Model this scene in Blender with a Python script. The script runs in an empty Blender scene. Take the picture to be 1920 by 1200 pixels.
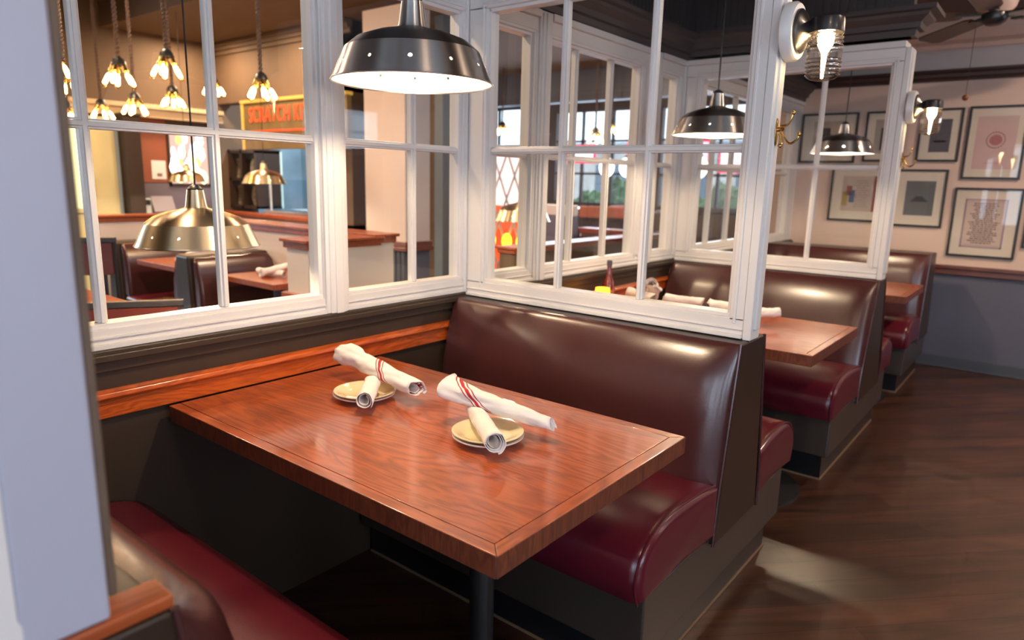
import bpy, bmesh, math, random
from mathutils import Vector, Matrix, noise
random.seed(7)
PI = math.pi
S = bpy.context.scene
COL = S.collection

# ------------------------------------------------------------------ camera
F = 1280.0
def _n(v): return v.normalized()
_dx = -_n(Vector((-683-960, 299-600, F)))
_dy = _n(Vector((2000-960, 365-600, F)))
_dy = _n(_dy - _dx*_dy.dot(_dx))
_dz = _dx.cross(_dy)
cd = bpy.data.cameras.new('camera'); cam = bpy.data.objects.new('camera', cd); COL.objects.link(cam)
cd.sensor_width = 36; cd.lens = F/1920*36; cd.clip_start = 0.02; cd.clip_end = 200
cam.matrix_world = Matrix(((_dx.x, -_dx.y, -_dx.z, 0), (_dy.x, -_dy.y, -_dy.z, 0), (_dz.x, -_dz.y, -_dz.z, 1.40), (0, 0, 0, 1)))
cd.dof.use_dof = True; cd.dof.focus_distance = 1.72; cd.dof.aperture_fstop = 3.0
S.camera = cam

# ------------------------------------------------------------------ light, world, exposure
S.view_settings.view_transform = 'Standard'; S.view_settings.look = 'None'
S.view_settings.exposure = 0.58; S.view_settings.gamma = 1.0; S.view_settings.use_curve_mapping = False
w = bpy.data.worlds.new('world'); S.world = w; w.use_nodes = True
w.node_tree.nodes['Background'].inputs[0].default_value = (0.72, 0.86, 1.0, 1)
w.node_tree.nodes['Background'].inputs[1].default_value = 2.4

def area(name, loc, aim, sx, sy, power, col):
    l = bpy.data.lights.new(name, 'AREA'); l.shape = 'RECTANGLE'; l.size = sx; l.size_y = sy
    l.energy = power; l.color = col
    o = bpy.data.objects.new(name, l); COL.objects.link(o); o.location = loc
    o.rotation_euler = Vector(aim).to_track_quat('-Z', 'Y').to_euler()
    return o
DAY = (0.66, 0.80, 1.0)
for y in (-1.9, 0.3):
    area('daylight_east_window', (3.34, y, 1.55), (-1, 0, 0), 1.5, 1.5, 24, DAY)
area('daylight_transom_window', (3.34, 5.6, 1.98), (-1, 0, 0), 1.1, .5, 8, DAY)
for i, x in enumerate((-0.9, 0.7, 2.3)):
    area('daylight_street_window', (x, -3.34, 1.55), (0, 1, 0), 1.1, 1.5, 18, DAY)
for i, (x, y) in enumerate(((-3.1, 1.2), (-4.9, .4), (-5.6, 2.2), (-3.2, 3.4), (-6.9, 4.2), (-7.6, 1.2), (-5.2, 6.6), (-3.6, 8.2), (-8.2, 4.25))):
    area('room_fill_light', (x, y, 2.97 if y > 3.5 else 3.15), (0, 0, -1), .16, .16, 34, (1.0, .70, .44))  # unseen warm lights added to brighten the other room, no fixtures
for i, (x, y) in enumerate(((.55, .4), (.55, 2.6), (.55, 4.9), (2.2, 1.5), (2.2, 4.2))):
    area('aisle_fill_light', (x, y, 2.64), (0, 0, -1), .16, .16, (8, 8, 30, 8, 14)[i], (1.0, .72, .52))  # added warm fill above the aisle, out of view and without fixtures
for x in (-9.0, -6.3, -3.9):
    area('daylight_bar_window', (x, 9.9, 1.8), (0, -1, 0), 1.9, 1.5, 40, DAY)
area('kitchen_fill_light', (-7.1, 5.5, 2.9), (0, 0, -1), 1.4, .3, 70, (.9, .95, 1.0))  # unseen cool light added to lift the dark kitchen
area('daylight_side_window', (-10.9, -0.6, 1.7), (1, 0, 0), 2.6, 1.5, 60, (0.8, 0.88, 1.0))

# ------------------------------------------------------------------ materials
MATS = {}
def mat(name, col=(.5, .5, .5), rough=.5, metal=0.0, spec=.5, coat=0.0, emit=None, es=0.0, bump=0.0, bscale=60.0, var=0.0, vscale=3.0, aniso=0.0, stretch=(1, 1, 1), coatr=.1):
    if name in MATS: return MATS[name]
    m = bpy.data.materials.new(name); m.use_nodes = True; nt = m.node_tree; N = nt.nodes; L = nt.links
    b = N['Principled BSDF']
    b.inputs['Base Color'].default_value = (*col, 1); b.inputs['Roughness'].default_value = rough
    b.inputs['Metallic'].default_value = metal; b.inputs['Specular IOR Level'].default_value = spec
    b.inputs['Coat Weight'].default_value = coat; b.inputs['Coat Roughness'].default_value = coatr
    if aniso:
        b.inputs['Anisotropic'].default_value = aniso
        tg = N.new('ShaderNodeTangent'); tg.direction_type = 'RADIAL'; tg.axis = 'Z'; L.new(tg.outputs[0], b.inputs['Tangent']); b.inputs['Anisotropic Rotation'].default_value = .25
    if emit:
        b.inputs['Emission Color'].default_value = (*emit, 1); b.inputs['Emission Strength'].default_value = es
    tc = N.new('ShaderNodeTexCoord'); mp = N.new('ShaderNodeMapping'); mp.inputs['Scale'].default_value = stretch
    L.new(tc.outputs['Object'], mp.inputs['Vector'])
    if bump:
        nz = N.new('ShaderNodeTexNoise'); nz.inputs['Scale'].default_value = bscale; nz.inputs['Detail'].default_value = 4
        bp = N.new('ShaderNodeBump'); bp.inputs['Strength'].default_value = bump; bp.inputs['Distance'].default_value = .01
        L.new(mp.outputs[0], nz.inputs['Vector']); L.new(nz.outputs[0], bp.inputs['Height']); L.new(bp.outputs[0], b.inputs['Normal'])
    if var:
        nz = N.new('ShaderNodeTexNoise'); nz.inputs['Scale'].default_value = vscale; nz.inputs['Detail'].default_value = 5
        L.new(mp.outputs[0], nz.inputs['Vector'])
        cr = N.new('ShaderNodeValToRGB')
        cr.color_ramp.elements[0].position = .3; cr.color_ramp.elements[1].position = .7
        cr.color_ramp.elements[0].color = (*[c*(1-var) for c in col], 1); cr.color_ramp.elements[1].color = (*[min(1, c*(1+var)) for c in col], 1)
        L.new(nz.outputs[0], cr.inputs[0]); L.new(cr.outputs[0], b.inputs['Base Color'])
    MATS[name] = m; return m

def wood(name, dark, light, along='X', rough=.35, coat=.5, scale=1.0, bump=.15, coatr=.18):
    m = bpy.data.materials.new(name); m.use_nodes = True; nt = m.node_tree; N = nt.nodes; L = nt.links
    b = N['Principled BSDF']; b.inputs['Roughness'].default_value = rough
    b.inputs['Coat Weight'].default_value = coat; b.inputs['Coat Roughness'].default_value = coatr
    tc = N.new('ShaderNodeTexCoord'); mp = N.new('ShaderNodeMapping'); L.new(tc.outputs['Object'], mp.inputs['Vector'])
    sc = {'X': (.16, 1, 1), 'Y': (1, .16, 1), 'Z': (1, 1, .16)}[along]
    mp.inputs['Scale'].default_value = [s*scale for s in sc]
    n1 = N.new('ShaderNodeTexNoise'); n1.inputs['Scale'].default_value = 6.5; n1.inputs['Detail'].default_value = 4; n1.inputs['Distortion'].default_value = .5
    L.new(mp.outputs[0], n1.inputs['Vector'])
    mu = N.new('ShaderNodeMath'); mu.operation = 'MULTIPLY'; mu.inputs[1].default_value = 34; L.new(n1.outputs[0], mu.inputs[0])
    fr = N.new('ShaderNodeMath'); fr.operation = 'PINGPONG'; fr.inputs[1].default_value = 1; L.new(mu.outputs[0], fr.inputs[0])
    mp2 = N.new('ShaderNodeMapping'); L.new(tc.outputs['Object'], mp2.inputs['Vector'])
    mp2.inputs['Scale'].default_value = {'X': (.05, 1, 1), 'Y': (1, .05, 1), 'Z': (1, 1, .05)}[along]
    n2 = N.new('ShaderNodeTexNoise'); n2.inputs['Scale'].default_value = 160; n2.inputs['Detail'].default_value = 3; L.new(mp2.outputs[0], n2.inputs['Vector'])
    mx = N.new('ShaderNodeMath'); mx.operation = 'MULTIPLY_ADD'; mx.inputs[1].default_value = .45; L.new(fr.outputs[0], mx.inputs[0])
    m3 = N.new('ShaderNodeMath'); m3.operation = 'MULTIPLY'; m3.inputs[1].default_value = .6; L.new(n2.outputs[0], m3.inputs[0]); L.new(m3.outputs[0], mx.inputs[2])
    cr = N.new('ShaderNodeValToRGB'); cr.color_ramp.elements[0].position = .15; cr.color_ramp.elements[1].position = .72
    cr.color_ramp.elements[0].color = (*dark, 1); cr.color_ramp.elements[1].color = (*light, 1)
    L.new(mx.outputs[0], cr.inputs[0]); L.new(cr.outputs[0], b.inputs['Base Color'])
    bp = N.new('ShaderNodeBump'); bp.inputs['Strength'].default_value = bump; bp.inputs['Distance'].default_value = .002
    L.new(mx.outputs[0], bp.inputs['Height']); L.new(bp.outputs[0], b.inputs['Normal'])
    return m

def emis(name, col, s):
    m = bpy.data.materials.new(name); m.use_nodes = True; N = m.node_tree.nodes; N.remove(N['Principled BSDF'])
    e = N.new('ShaderNodeEmission'); e.inputs[0].default_value = (*col, 1); e.inputs[1].default_value = s
    m.node_tree.links.new(e.outputs[0], N['Material Output'].inputs[0]); return m

def glass(name, tint=(.97, .98, .98), ior=1.5, rough=0.0):
    m = bpy.data.materials.new(name); m.use_nodes = True; N = m.node_tree.nodes; L = m.node_tree.links; N.remove(N['Principled BSDF'])
    t = N.new('ShaderNodeBsdfTransparent'); t.inputs[0].default_value = (*tint, 1)
    g = N.new('ShaderNodeBsdfGlossy'); g.inputs['Roughness'].default_value = rough
    f = N.new('ShaderNodeFresnel'); f.inputs[0].default_value = ior
    ge = N.new('ShaderNodeNewGeometry'); sb = N.new('ShaderNodeMath'); sb.operation = 'SUBTRACT'; sb.inputs[0].default_value = 1; L.new(ge.outputs['Backfacing'], sb.inputs[1])
    mu = N.new('ShaderNodeMath'); mu.operation = 'MULTIPLY'; L.new(f.outputs[0], mu.inputs[0]); L.new(sb.outputs[0], mu.inputs[1])
    x = N.new('ShaderNodeMixShader'); L.new(mu.outputs[0], x.inputs[0]); L.new(t.outputs[0], x.inputs[1]); L.new(g.outputs[0], x.inputs[2])
    L.new(x.outputs[0], N['Material Output'].inputs[0]); return m

WHITE = mat('white_paint', (.72, .69, .67), .38, var=.02)
BROWNP = mat('brown_paint', (.042, .025, .015), .42, var=.08)
DARKBEAD = mat('dark_beadboard_paint', (.060, .045, .044), .5, var=.1)
VBACK = mat('oxblood_vinyl_back', (.060, .016, .016), .27, spec=.6, coat=.3, coatr=.18, bump=.05, bscale=260, var=.08, vscale=2)
VSEAT = mat('burgundy_vinyl_seat', (.100, .008, .017), .28, spec=.5, coat=.25, coatr=.18, bump=.05, bscale=260, var=.08, vscale=2)
VSIDE = mat('brown_vinyl_side', (.032, .017, .010), .34, bump=.05, bscale=200)
PLINTH = mat('grey_brown_plinth', (.040, .028, .022), .40, coat=.7, coatr=.28, var=.1)
TOE = mat('black_toe_kick', (.008, .009, .012), .3, coat=.6, coatr=.2)
TAN = mat('tan_floor_edge', (.22, .14, .08), .5)
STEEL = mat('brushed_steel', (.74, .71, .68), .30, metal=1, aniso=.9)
STEELD = mat('brushed_steel_darkened', (.34, .32, .31), .30, metal=1, aniso=.9)  # dome steel darkened for the dark ceiling it reflects
ENAMEL = mat('white_enamel', (.86, .84, .80), .35)
BLACK = mat('black_metal', (.018, .017, .018), .35, spec=.6)
BRONZE = mat('dark_bronze', (.022, .018, .020), .32, spec=.6, coat=.15)
BRASS = mat('aged_brass', (.62, .38, .12), .22, metal=1)
CERAM = mat('cream_ceramic', (.84, .72, .45), .12, coat=1.0, coatr=.05)
CORDM = mat('black_cord', (.012, .012, .012), .6)
PANE = glass('window_glass')
def jarglass():
    m = bpy.data.materials.new('ribbed_jar_glass'); m.use_nodes = True; N = m.node_tree.nodes; L = m.node_tree.links; N.remove(N['Principled BSDF'])
    t = N.new('ShaderNodeBsdfTransparent'); g = N.new('ShaderNodeBsdfGlass'); g.inputs['Roughness'].default_value = .03; g.inputs['IOR'].default_value = 1.25; g.inputs['Color'].default_value = (.95, .88, .80, 1)
    x = N.new('ShaderNodeMixShader'); x.inputs[0].default_value = .6; L.new(t.outputs[0], x.inputs[1]); L.new(g.outputs[0], x.inputs[2])
    L.new(x.outputs[0], N['Material Output'].inputs[0]); return m
JAR = jarglass()
WARM = (1.0, .72, .38)
BULB = emis('warm_bulb', (1.0, .76, .50), 1250)
FIL = emis('edison_glow', (1.0, .62, .27), 48)
AMB = glass('amber_bulb_glass', (1.0, .80, .52), 1.5, .05)
SCB = emis('sconce_bulb_glow', (1.0, .74, .36), 75)
TABLEW = wood('table_wood', (.20, .036, .010), (.43, .090, .020), 'X', rough=.38, coat=1.0, coatr=.11, bump=.06)
TABLEY = wood('table_wood_cross', (.20, .036, .010), (.43, .090, .020), 'Y', rough=.38, coat=1.0, coatr=.11, bump=.06)
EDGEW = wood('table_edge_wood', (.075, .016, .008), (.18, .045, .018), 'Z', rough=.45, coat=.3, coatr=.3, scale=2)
RAILW = wood('orange_rail_wood', (.34, .050, .008), (.62, .115, .016), 'Y', rough=.3, coat=.6, scale=1.5)
RAILX = wood('red_cap_wood', (.20, .035, .010), (.40, .085, .022), 'X', rough=.35, coat=.4, scale=1.5)
SLATE = mat('slate_blue_paint', (.095, .10, .145), .6, var=.12, vscale=2)
SLATED = mat('slate_baseboard', (.055, .065, .085), .55)
CREAM = mat('warm_cream_wall', (.66, .50, .42), .7, var=.04, vscale=2)
UPPER = mat('grey_upper_wall', (.44, .41, .42), .75, var=.05)
DKTRIM = mat('dark_red_brown_trim', (.035, .014, .012), .4)
TAUPE = mat('taupe_wall', (.12, .075, .045), .75, var=.06)
TANCEIL = mat('tan_ceiling', (.12, .072, .042), .75, var=.08)
JOIST = mat('dark_joist_wood', (.030, .018, .012), .7, var=.2)
WALLW = mat('pale_half_wall', (.78, .66, .58), .65)

def floor_mat():
    m = bpy.data.materials.new('dark_plank_floor'); m.use_nodes = True; nt = m.node_tree; N = nt.nodes; L = nt.links
    b = N['Principled BSDF']; b.inputs['Roughness'].default_value = .33; b.inputs['Coat Weight'].default_value = .15
    tc = N.new('ShaderNodeTexCoord'); mp = N.new('ShaderNodeMapping'); mp.inputs['Rotation'].default_value = (0, 0, math.radians(-46))
    L.new(tc.outputs['Object'], mp.inputs['Vector'])
    br = N.new('ShaderNodeTexBrick'); br.inputs['Scale'].default_value = 1; br.inputs['Brick Width'].default_value = 1.4; br.inputs['Row Height'].default_value = .13
    br.inputs['Mortar Size'].default_value = .0015; br.inputs['Color1'].default_value = (.038, .018, .011, 1); br.inputs['Color2'].default_value = (.062, .028, .017, 1); br.inputs['Mortar'].default_value = (.012, .006, .004, 1)
    L.new(mp.outputs[0], br.inputs['Vector'])
    m2 = N.new('ShaderNodeMapping'); m2.inputs['Scale'].default_value = (.12, 1, 1); L.new(mp.outputs[0], m2.inputs['Vector'])
    nz = N.new('ShaderNodeTexNoise'); nz.inputs['Scale'].default_value = 14; nz.inputs['Detail'].default_value = 6; nz.inputs['Distortion'].default_value = 1.2
    L.new(m2.outputs[0], nz.inputs['Vector'])
    cr = N.new('ShaderNodeValToRGB'); cr.color_ramp.elements[0].position = .3; cr.color_ramp.elements[1].position = .72
    cr.color_ramp.elements[0].color = (.55, .5, .45, 1); cr.color_ramp.elements[1].color = (1.7, 1.35, 1.1, 1)
    L.new(nz.outputs[0], cr.inputs[0])
    mx = N.new('ShaderNodeMix'); mx.data_type = 'RGBA'; mx.blend_type = 'MULTIPLY'; mx.inputs[0].default_value = 1
    L.new(br.outputs[0], mx.inputs[6]); L.new(cr.outputs[0], mx.inputs[7]); L.new(mx.outputs[2], b.inputs['Base Color'])
    bp = N.new('ShaderNodeBump'); bp.inputs['Strength'].default_value = .15; bp.inputs['Distance'].default_value = .003
    L.new(nz.outputs[0], bp.inputs['Height']); L.new(bp.outputs[0], b.inputs['Normal'])
    return m
FLOORM = floor_mat()

def napkin_mat():
    m = bpy.data.materials.new('striped_napkin_cotton'); m.use_nodes = True; nt = m.node_tree; N = nt.nodes; L = nt.links
    b = N['Principled BSDF']; b.inputs['Roughness'].default_value = .85
    uv = N.new('ShaderNodeUVMap'); sp = N.new('ShaderNodeSeparateXYZ'); L.new(uv.outputs[0], sp.inputs[0])
    prev = None
    for a, c in ((.10, .1035), (.109, .1185), (.124, .1275)):
        g = N.new('ShaderNodeMath'); g.operation = 'GREATER_THAN'; g.inputs[1].default_value = a
        l = N.new('ShaderNodeMath'); l.operation = 'LESS_THAN'; l.inputs[1].default_value = c
        L.new(sp.outputs[0], g.inputs[0]); L.new(sp.outputs[0], l.inputs[0])
        k = N.new('ShaderNodeMath'); k.operation = 'MULTIPLY'; L.new(g.outputs[0], k.inputs[0]); L.new(l.outputs[0], k.inputs[1])
        if prev is None: prev = k
        else:
            s = N.new('ShaderNodeMath'); s.operation = 'ADD'; L.new(prev.outputs[0], s.inputs[0]); L.new(k.outputs[0], s.inputs[1]); prev = s
    mx = N.new('ShaderNodeMix'); mx.data_type = 'RGBA'; mx.inputs[6].default_value = (.80, .74, .70, 1); mx.inputs[7].default_value = (.42, .02, .03, 1)
    L.new(prev.outputs[0], mx.inputs[0]); L.new(mx.outputs[2], b.inputs['Base Color'])
    nz = N.new('ShaderNodeTexNoise'); nz.inputs['Scale'].default_value = 35; tc = N.new('ShaderNodeTexCoord'); L.new(tc.outputs['Object'], nz.inputs['Vector'])
    bp = N.new('ShaderNodeBump'); bp.inputs['Strength'].default_value = .35; bp.inputs['Distance'].default_value = .004
    L.new(nz.outputs[0], bp.inputs['Height']); L.new(bp.outputs[0], b.inputs['Normal'])
    return m
NAPM = napkin_mat()

# ------------------------------------------------------------------ mesh helpers
class MB:
    """collects shapes; build() links them as one mesh; org is subtracted (world -> parent space)"""
    def __init__(s, org=(0, 0, 0)):
        s.v = []; s.f = []; s.o = Vector(org); s.mi = []; s.cur = 0
    def add(s, vs, fs):
        k = len(s.v); s.v += [Vector(v) for v in vs]; s.f += [tuple(i+k for i in f) for f in fs]; s.mi += [s.cur]*len(fs)
        return s
    def box(s, a, b, rz=0):
        x0, y0, z0 = a; x1, y1, z1 = b
        if x0 > x1: x0, x1 = x1, x0
        if y0 > y1: y0, y1 = y1, y0
        if z0 > z1: z0, z1 = z1, z0
        return s.add([(x0, y0, z0), (x1, y0, z0), (x1, y1, z0), (x0, y1, z0), (x0, y0, z1), (x1, y0, z1), (x1, y1, z1), (x0, y1, z1)],
                     [(0, 3, 2, 1), (4, 5, 6, 7), (0, 1, 5, 4), (1, 2, 6, 5), (2, 3, 7, 6), (3, 0, 4, 7)])
    def prism(s, pts, axis, a, b):
        """2D polygon extruded along axis; pts are the other two coordinates in xyz order"""
        n = len(pts)
        def P(p, t): return {'x': (t, p[0], p[1]), 'y': (p[0], t, p[1]), 'z': (p[0], p[1], t)}[axis]
        return s.add([P(p, a) for p in pts] + [P(p, b) for p in pts],
                     [tuple(range(n))[::-1], tuple(range(n, 2*n))] + [(i, (i+1) % n, n+(i+1) % n, n+i) for i in range(n)])
    def lathe(s, prof, c=(0, 0, 0), n=40, axis='z', cap0=False, cap1=False, rfun=None):
        vs = []; fs = []
        for (r, h) in prof:
            for i in range(n):
                t = 2*PI*i/n; rr = r*(rfun(t, h) if rfun else 1)
                p = {'z': (rr*math.cos(t), rr*math.sin(t), h), 'x': (h, rr*math.cos(t), rr*math.sin(t)), 'y': (rr*math.sin(t), h, rr*math.cos(t))}[axis]
                vs.append((p[0]+c[0], p[1]+c[1], p[2]+c[2]))
        m = len(prof)
        for j in range(m-1):
            for i in range(n):
                k = (i+1) % n; fs.append((j*n+i, j*n+k, (j+1)*n+k, (j+1)*n+i))
        if cap0: fs.append(tuple(range(n))[::-1])
        if cap1: fs.append(tuple((m-1)*n+i for i in range(n)))
        return s.add(vs, fs)
    def tube(s, pts, r, n=8, cap=True):
        pts = [Vector(p) for p in pts]; vs = []; fs = []; m = len(pts)
        rs = r if isinstance(r, (list, tuple)) else [r]*m
        up = Vector((0, 0, 1)); t0 = (pts[1]-pts[0]).normalized()
        if abs(t0.dot(up)) > .95: up = Vector((1, 0, 0))
        a = t0.cross(up).normalized()
        for j, p in enumerate(pts):
            t = (pts[min(j+1, m-1)]-pts[max(j-1, 0)]).normalized()
            a = (a - t*a.dot(t)).normalized(); b = t.cross(a)
            for i in range(n):
                q = 2*PI*i/n; vs.append(p + (a*math.cos(q)+b*math.sin(q))*rs[j])
        for j in range(m-1):
            for i in range(n):
                k = (i+1) % n; fs.append((j*n+i, j*n+k, (j+1)*n+k, (j+1)*n+i))
        if cap: fs += [tuple(range(n))[::-1], tuple((m-1)*n+i for i in range(n))]
        return s.add(vs, fs)
    def ball(s, c, r, n=12, sc=(1, 1, 1)):
        prof = [(max(1e-4, r*math.sin(PI*k/n)), -r*math.cos(PI*k/n)) for k in range(n+1)]
        k0 = len(s.v); s.lathe(prof, (0, 0, 0), n+4)
        for i in range(k0, len(s.v)):
            v = s.v[i]; s.v[i] = Vector((v.x*sc[0]+c[0], v.y*sc[1]+c[1], v.z*sc[2]+c[2]))
        return s
    def rot(s, k0, ang, axis, piv):
        R = Matrix.Rotation(ang, 4, axis); piv = Vector(piv)
        for i in range(k0, len(s.v)): s.v[i] = piv + (R @ (s.v[i]-piv))
    def build(s, name, m, parent=None, bevel=0.0, seg=2, smooth=False, uv=None, solid=0.0, weld=False):
        me = bpy.data.meshes.new(name)
        me.from_pydata([tuple(v - s.o) for v in s.v], [], s.f)
        for x in (m if isinstance(m, (list, tuple)) else [m]): me.materials.append(x)
        for p, i in zip(me.polygons, s.mi): p.material_index = i
        if uv:
            l = me.uv_layers.new(name='UVMap')
            for lp in me.loops: l.data[lp.index].uv = uv[lp.vertex_index]
        bm = bmesh.new(); bm.from_mesh(me)
        if weld: bmesh.ops.remove_doubles(bm, verts=bm.verts, dist=1e-5)
        if not uv: bmesh.ops.recalc_face_normals(bm, faces=bm.faces)
        bm.to_mesh(me); bm.free()
        if smooth or bevel:
            for p in me.polygons: p.use_smooth = True
            me.set_sharp_from_angle(angle=math.radians(40))
        o = bpy.data.objects.new(name, me); COL.objects.link(o)
        if parent: o.parent = parent
        if bevel:
            b = o.modifiers.new('bevel', 'BEVEL'); b.width = bevel; b.segments = seg; b.limit_method = 'ANGLE'; b.angle_limit = math.radians(40); b.harden_normals = True
        if solid:
            b = o.modifiers.new('solid', 'SOLIDIFY'); b.thickness = solid; b.offset = 0
        return o

def tag(o, label=None, cat=None, group=None, kind=None):
    if label: o['label'] = label
    if cat: o['category'] = cat
    if group: o['group'] = group
    if kind: o['kind'] = kind
    return o
def thing(name, loc, label, cat, group=None, rz=0):
    o = bpy.data.objects.new(name, None); COL.objects.link(o); o.location = loc; o.rotation_euler = (0, 0, rz); o.empty_display_size = .1
    return tag(o, label, cat, group)
def struct(o): o['kind'] = 'structure'; return o
def sroot(name, loc):
    o = bpy.data.objects.new(name, None); COL.objects.link(o); o.location = loc; o.empty_display_size = .1; return struct(o)
def copy_tree(o, loc, label, rz=None, scale=None):
    def rec(a, par):
        c = a.copy(); COL.objects.link(c); c.parent = par
        for ch in KIDS.get(a.name, [x for x in bpy.data.objects if x.parent == a]): rec(ch, c)
        return c
    r = rec(o, None); r.location = loc; r['label'] = label
    if rz is not None: r.rotation_euler = (0, 0, rz)
    if scale: r.scale = (scale,)*3
    return r
KIDS = {}

# ------------------------------------------------------------------ room shell
def slab(name, a, b, m, bevel=0):
    return struct(MB().box(a, b).build(name, m, bevel=bevel))
slab('floor', (-11.2, -3.6, -.1), (3.6, 10.2, 0), FLOORM)
slab('ceiling', (-1.95, -3.6, 2.66), (3.6, 6.5, 2.76), mat('red_brown_ceiling', (.075, .032, .022), .5, var=.2, vscale=4))
slab('ceiling', (-11.2, 3.5, 3.0), (-1.95, 10.2, 3.1), TANCEIL)
slab('ceiling', (-11.2, -3.6, 3.45), (-1.95, 3.5, 3.55), JOIST)
b = MB()
for i in range(14): b.box((-11.1+i*.66, -3.5, 3.2), (-11.02+i*.66, 3.5, 3.45))
struct(b.build('ceiling_joists', JOIST))
slab('ceiling_edge', (-11.2, 3.46, 2.98), (-1.95, 3.54, 3.5), TANCEIL)
# far wall of the aisle with its mouldings
YB = 6.42
slab('wall_back', (-2.15, YB, 0.8), (3.5, YB+.12, 2.26), CREAM)
slab('wall_back_upper', (-2.15, YB, 2.26), (3.5, YB+.12, 2.66), UPPER)
slab('wall_back_lower', (-2.15, YB, 0.0), (3.5, YB+.12, 0.76), SLATE)
b = MB(); b.box((-2.15, YB-.03, .755), (3.5, YB+.02, .80)); b.box((-2.15, YB-.045, .80), (3.5, YB+.02, .83)); struct(b.build('trim_1', wood('dark_chair_rail', (.07, .02, .012), (.15, .045, .025), 'X'), bevel=.006))
b = MB(); b.box((-2.15, YB-.02, 0), (3.5, YB+.02, .09)); b.box((-2.15, YB-.028, 0), (3.5, YB, .012)); struct(b.build('baseboard_back', SLATED, bevel=.005))
b = MB(); b.prism([(YB, 2.235), (YB-.025, 2.235), (YB-.03, 2.25), (YB-.05, 2.262), (YB-.055, 2.285), (YB-.08, 2.30), (YB-.08, 2.315), (YB, 2.315)], 'x', -2.15, 3.5); struct(b.build('trim_2', DKTRIM))
# coved shelf moulding at the top of the back wall
b = MB(); b.prism([(YB, 2.47), (YB-.02, 2.47), (YB-.04, 2.50), (YB-.10, 2.52), (YB-.16, 2.58), (YB-.18, 2.66), (YB, 2.66)], 'x', -2.15, 3.5); struct(b.build('trim_3', CREAM))
# windowed outer walls (daylight side)
def window_wall(name, axis, c, a0, a1, z1, openings, m, thick=.14):
    """wall in plane axis=c with rectangular openings [(a,b,z0,z1)], each with a framed window"""
    b = MB(); t = thick
    def bx(p, q, r, s_):
        if axis == 'x': b.box((c, p, r), (c+t, q, s_))
        else: b.box((p, c, r), (q, c+t, s_))
    cur = a0
    for (p, q, r, s_) in openings:
        bx(cur, p, 0, z1); bx(p, q, 0, r); bx(p, q, s_, z1); cur = q
    bx(cur, a1, 0, z1)
    o = struct(b.build(name, m))
    return o
WN = [20]
def plain_window(axis, c, p, q, r, s_, vm, hm, m=WHITE, t=.05):
    WN[0] += 1
    org = (c, p, r) if axis == 'x' else (p, c, r)
    root = sroot('window_%d' % WN[0], org)
    f = MB(org)
    def bx(B, a, b_, lo, hi, dd=0):
        if axis == 'x': B.box((c-t+dd, a, lo), (c+t-dd, b_, hi))
        else: B.box((a, c-t+dd, lo), (b_, c+t-dd, hi))
    bx(f, p, p+.06, r, s_); bx(f, q-.06, q, r, s_); bx(f, p, q, r, r+.06); bx(f, p, q, s_-.06, s_)
    for i in range(1, vm): bx(f, p+(q-p)*i/vm-.018, p+(q-p)*i/vm+.018, r, s_, .02)
    for i in range(1, hm): bx(f, p, q, r+(s_-r)*i/hm-.018, r+(s_-r)*i/hm+.018, .02)
    f.build('window_frame', m, root)
    g = MB(org)
    if axis == 'x': g.box((c-.003, p+.03, r+.03), (c+.003, q-.03, s_-.03))
    else: g.box((p+.03, c-.003, r+.03), (q-.03, c+.003, s_-.03))
    g.build('glass', PANE, root)
ow = [(-2.7, -1.1, .75, 2.3), (-.5, 1.1, .75, 2.3), (5.0, 6.2, 1.7, 2.25)]
window_wall('wall_right', 'x', 3.42, -3.6, 6.55, 2.7, ow, mat('brown_side_wall', (.10, .065, .05), .7))
for (p, q, r, s_) in ow: plain_window('x', 3.48, p, q, r, s_, 3, 2)
ow = [(-1.5, -.3, .75, 2.3), (.1, 1.3, .75, 2.3), (1.7, 2.9, .75, 2.3)]
window_wall('wall_front', 'y', -3.56, -11.2, 3.6, 3.5, ow, TAUPE)
for (p, q, r, s_) in ow: plain_window('y', -3.5, p, q, r, s_, 2, 2)
ow = [(-2.0, .8, .9, 2.5)]
window_wall('wall_left', 'x', -11.2, -3.6, 10.2, 3.5, ow, TAUPE)
plain_window('x', -11.1, *ow[0], 3, 2)
ow = [(-10.4, -7.35, .55, 2.72), (-7.1, -5.35, 1.02, 2.62), (-5.1, -3.1, 1.02, 2.62)]
window_wall('wall_bar', 'y', 10.0, -11.2, -1.95, 3.1, ow, mat('bar_wall', (.07, .045, .045), .6))
for (p, q, r, s_), vm in zip(ow, (3, 3, 4)): plain_window('y', 10.05, p, q, r, s_, vm, 3, mat('dark_window_frame', (.06, .05, .06), .5))
slab('wall_bar_right', (-2.15, YB+.12, 0), (-1.98, 10.0, 3.1), TAUPE)

# ------------------------------------------------------------------ booth partition (left of the booths)
XP = -1.90                                  # face of the partition
b = MB(); b.box((-2.02, -3.5, 0), (XP, YB, .925)); struct(b.build('wall_partition', BROWNP))
b = MB(); b.box((XP, -3.5, .885), (XP+.012, YB, .915)); b.box((XP, -3.5, .915), (XP+.03, YB, .935)); b.box((-2.04, -3.5, .925), (XP+.02, YB, .945)); struct(b.build('trim_4', BROWNP, bevel=.004))
b = MB(); b.box((XP-.001, -3.5, .762), (XP+.014, YB, .815)); b.prism([(XP, .812), (XP+.022, .812), (XP+.030, .820), (XP+.026, .832), (XP+.012, .838), (XP, .838)], 'y', -3.5, YB)
struct(b.build('trim_5', RAILW, bevel=.003))

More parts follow.
